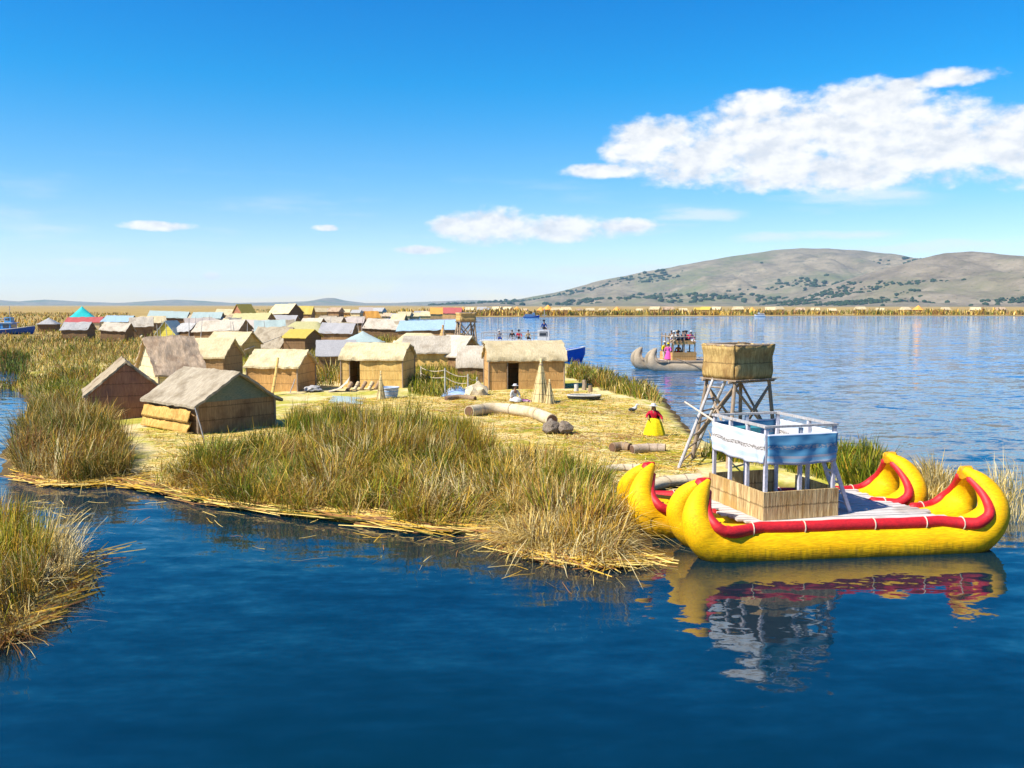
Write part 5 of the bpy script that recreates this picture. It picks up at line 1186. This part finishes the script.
sheaf('shorter sheaf of dried reeds tucked against the right of the tall one', 549.5, 405, 1.5, .30)
sheaf('slender upright bundle of pale reeds in front of the hut with the dark doorway', 381, 401, 1.75, .26)
sheaf('small orange brown cone of reeds beside the light blue long roof', 443, 345, 2.9, .85, m=W_ORANGE)
# rope fence
WHITEP = plain('pale_post', (.50, .47, .40), .15, .8)
PO = [((421, 381), 366), ((445, 397), 368), ((468, 397), 374), ((477, 395), 377)]
fn_ = thing('rope_fence', 'post and rope fence in front of the green reeds between the huts', 'fence', tuple(on(445, 397)))
b0 = fn_.location.copy(); tops = []
for (bp_, ty) in PO:
    g_ = on(*bp_); tp_ = PD(bp_[0], ty, g_.y); MB().bar(Vector((g_.x, g_.y, g_.z-.2))-b0, Vector(tp_)-b0, .05, 8, .04).build('post', WHITEP, fn_); tops.append(Vector(tp_)-b0-Vector((0, 0, .12)))
for a, c in zip(tops, tops[1:]):
    for off in (0, .45): MB().tube([a.lerp(c, k/10)-Vector((0, 0, off+.18*4*(k/10)*(1-k/10))) for k in range(11)], .022, 5).build('rope', CREAM_ROPE, fn_)
# tub, mats, bundles
p = on(389, 399); t = thing('washtub', 'white tapered tub with faint blue bands in front of the hut with the dark doorway', 'tub', tuple(p))
mb = MB(); mb.lathe([(.50, 0), (.56, .25), (.62, .62), (.66, .64), (.66, .70), (.58, .70), (.52, .3), (.01, .28)], 28); mb.build('tub', plain('tub_white', (.54, .57, .62), .12, .5), t)
for z in (.22, .45): MB().lathe([(.50+z*.18, z-.03), (.525+z*.18, z), (.50+z*.18, z+.03)], 28).build('band', BOATCYAN, t)
def sheet(name, label, cat, pix, m, hump=.08, thick=.03):
    c = [on(*q) for q in pix]; base = sum((Vector(q) for q in c), Vector())/4
    t = MB().grid(lambda u, v: (c[0].lerp(c[1], u)).lerp(c[3].lerp(c[2], u), v)-base+Vector((0, 0, .05+hump*math.sin(u*math.pi)*math.sin(v*math.pi)+.04*mnoise.noise(Vector((u*6, v*6, pix[0][0]))))), 16, 10, thick).build(name, m, None)
    t.location = base; return tag(t, label, cat)
sheet('ground_sheet', 'pale turquoise sheet spread on the ground behind the front reeds', 'sheet', [(328, 405), (362, 406), (366, 399), (333, 398)], S_AQUA, .06)
sheet('tarpaulin', 'blue and white tarpaulin draped over a pile beside the rope fence', 'tarpaulin', [(440, 398), (470, 398), (468, 391), (446, 391)], mat('blue_white_tarp', (.44, .47, .52), (.16, .34, .60), (1.6, 3, 3), .6, .3, 4), .42)
roll('reed_roll', 'thin brown log under the edge of the blue and white tarpaulin', 'log', [(446, 402), (460, 401), (475, 402)], .16, ROLLB)
p = on(477, 397); o = MB().blob((0, 0, .1), (.75, .6, .75), 3, .35, 2.2, .2).build('straw_heap', ROLL, None, True, tuple(p)); tag(o, 'small heap of cut straw at the left corner of the large cream hut', 'straw heap')
BND = [((347, 392), 'brown'), ((354, 391.5), 'pale'), ((361, 391), 'brown'), ((368, 391), 'pale'), ((375, 390.5), 'brown')]
for i, ((px_, py_), k) in enumerate(BND):
    lab = ['brown reed bundle leaning under the doorway, leftmost of the row', 'pale reed bundle second in the row below the doorway', 'brown reed bundle in the middle of the row below the doorway', 'pale reed bundle right of the middle one in the row below the doorway', 'brown reed bundle at the right end of the row below the doorway'][i]
    a, c = on(px_, py_), on(px_+4.5, py_-1.5); t = thing('reed_bundle', lab, 'bundle', tuple(a), 0, 'reed bundles below the doorway'); L_ = Vector((c.x-a.x, c.y-a.y, .42))
    MB().tube([(0, 0, .02), tuple(L_*.5), tuple(L_)], [.13, .12, .15], 10, rough=.02).build('stems', ROLLB if k == 'brown' else ROLL, t); MB().tube([tuple(L_*.47), tuple(L_*.53)], .14, 10, False).build('tie', WOOD, t)
WST = plain('white_tarp', (.52, .48, .44), .15, .6)
p = on(337, 393); o = MB().grid(lambda u, v: (-.55+1.3*u, -.2+.9*v, .06+.95*u*u*(.6+.4*v)+.06*mnoise.noise(Vector((u*4, v*4, 2)))), 12, 8, .03).build('leaning_mat', T_PALE, None, True, tuple(p)); tag(o, 'pale mat sloping up against the left side of the hut with the dark doorway', 'mat')
# trough and jumble right of the large hut
p = on(584, 401); t = thing('trough', 'dark shallow trough with a pale rim right of the large cream hut', 'trough', tuple(p), R(-4))
TB = MB(); TB.lathe([(.9, .02), (1.0, .1), (1.03, .22), (.98, .22), (.85, .08), (.02, .07)], 28); o = TB.build('trough', plain('trough_dark', (.05, .05, .04), .3, .8), t); o.scale = (1.0, .5, 1.2)
o = MB().tube([(math.cos(a)*1.02, math.sin(a)*.51, .28) for a in [2*math.pi*k/28 for k in range(29)]], .05, 6, False).build('rim', WHITEP, t)
for i, (px_, py_, h_, m_, lab) in enumerate(((576, 393, .55, WHITEP, 'short pale stump behind the dark trough'), (584, 391, .7, WOOD, 'brown stump behind the dark trough, taller than the pale one'), (590, 393, .45, ROLLB, 'low dark stump at the right behind the dark trough'))):
    p = on(px_, py_); o = MB().tube([(0, 0, -.05), (.03, 0, h_*.5), (.0, .02, h_)], [.17, .15, .13], 10, rough=.03).build('stump', m_, None, True, tuple(p)); tag(o, lab, 'stump')
# poles
def pole(label, a, b_, r, m):
    o = MB().tube([Vector((0, 0, 0)), (Vector(b_)-Vector(a))*.5+Vector((.02, 0, 0)), Vector(b_)-Vector(a)], [r, r*.9, r*.8], 8).build('pole', m, None, True, tuple(a)); return tag(o, label, 'pole')
a = on(205, 446); pole('thin grey pole stuck in the reeds in front of the grey thatched hut', a, PD(195, 408, a.y), .03, WOODG)
a = on(272, 397); pole('yellow post leaning on the front of the orange walled hut', a, PD(278, 358, a.y+1.6), .10, W_GOLD)
a = on(290, 394); pole('short thin stick standing by the orange wall of the cream roofed hut', a, PD(295, 379, a.y+.3), .035, WOODG)
a = on(245, 362); b_ = PD(290, 333, on(271, 352).y+1.0); pole('long thin pole slanting up across the grey thatch tent', Vector((a.x, a.y, 1.6)), b_, .05, CREAM_ROPE)
p = on(313, 393); o = MB().blob((0, 0, .12), (.55, .4, .28), 3, .5, 3, .3).build('bundled_cloth', S_LILAC, None, True, tuple(p)); tag(o, 'bundle of whitish cloth on the ground right of the orange walled hut', 'cloth')

# clutter among the far huts
rr = random.Random(12)
pv_ = None
for i in range(22):
    px_ = rr.uniform(150, 450); py_ = rr.uniform(332, 352); g_ = on(px_, py_)
    if pv_ is None:
        pv_ = MB().tube([(0, 0, -.2), (.05, .03, 1.6), (.0, .1, 3.6)], [.06, .05, .035], 6).build('pole', WOODG, None); o = pv_
    else:
        o = pv_.copy(); COL.objects.link(o)
    o.location = g_; o.rotation_euler = (R(rr.uniform(-6, 6)), R(rr.uniform(-8, 8)), rr.uniform(0, 6)); o.scale = (1, 1, rr.uniform(.7, 1.15)); tag(o, 'thin grey wooden pole standing among the village huts', 'pole', 'poles among the village huts')
hp = None
for i in range(16):
    px_, py_ = rr.uniform(140, 440), rr.uniform(330, 352); g_ = on(px_, py_)
    if hp is None: hp = MB().blob((0, 0, .1), (.9, .7, .9), 2, .4, 2.2, .2).build('reed_stack', ROLL, None); o = hp
    else: o = hp.copy(); COL.objects.link(o)
    o.location = g_; o.rotation_euler = (0, 0, rr.uniform(0, 6)); k = rr.uniform(.6, 1.3); o.scale = (k, k, k*rr.uniform(.6, 1.2)); tag(o, 'low heap of cut reeds between the village huts', 'reed heap', 'reed heaps between the village huts')
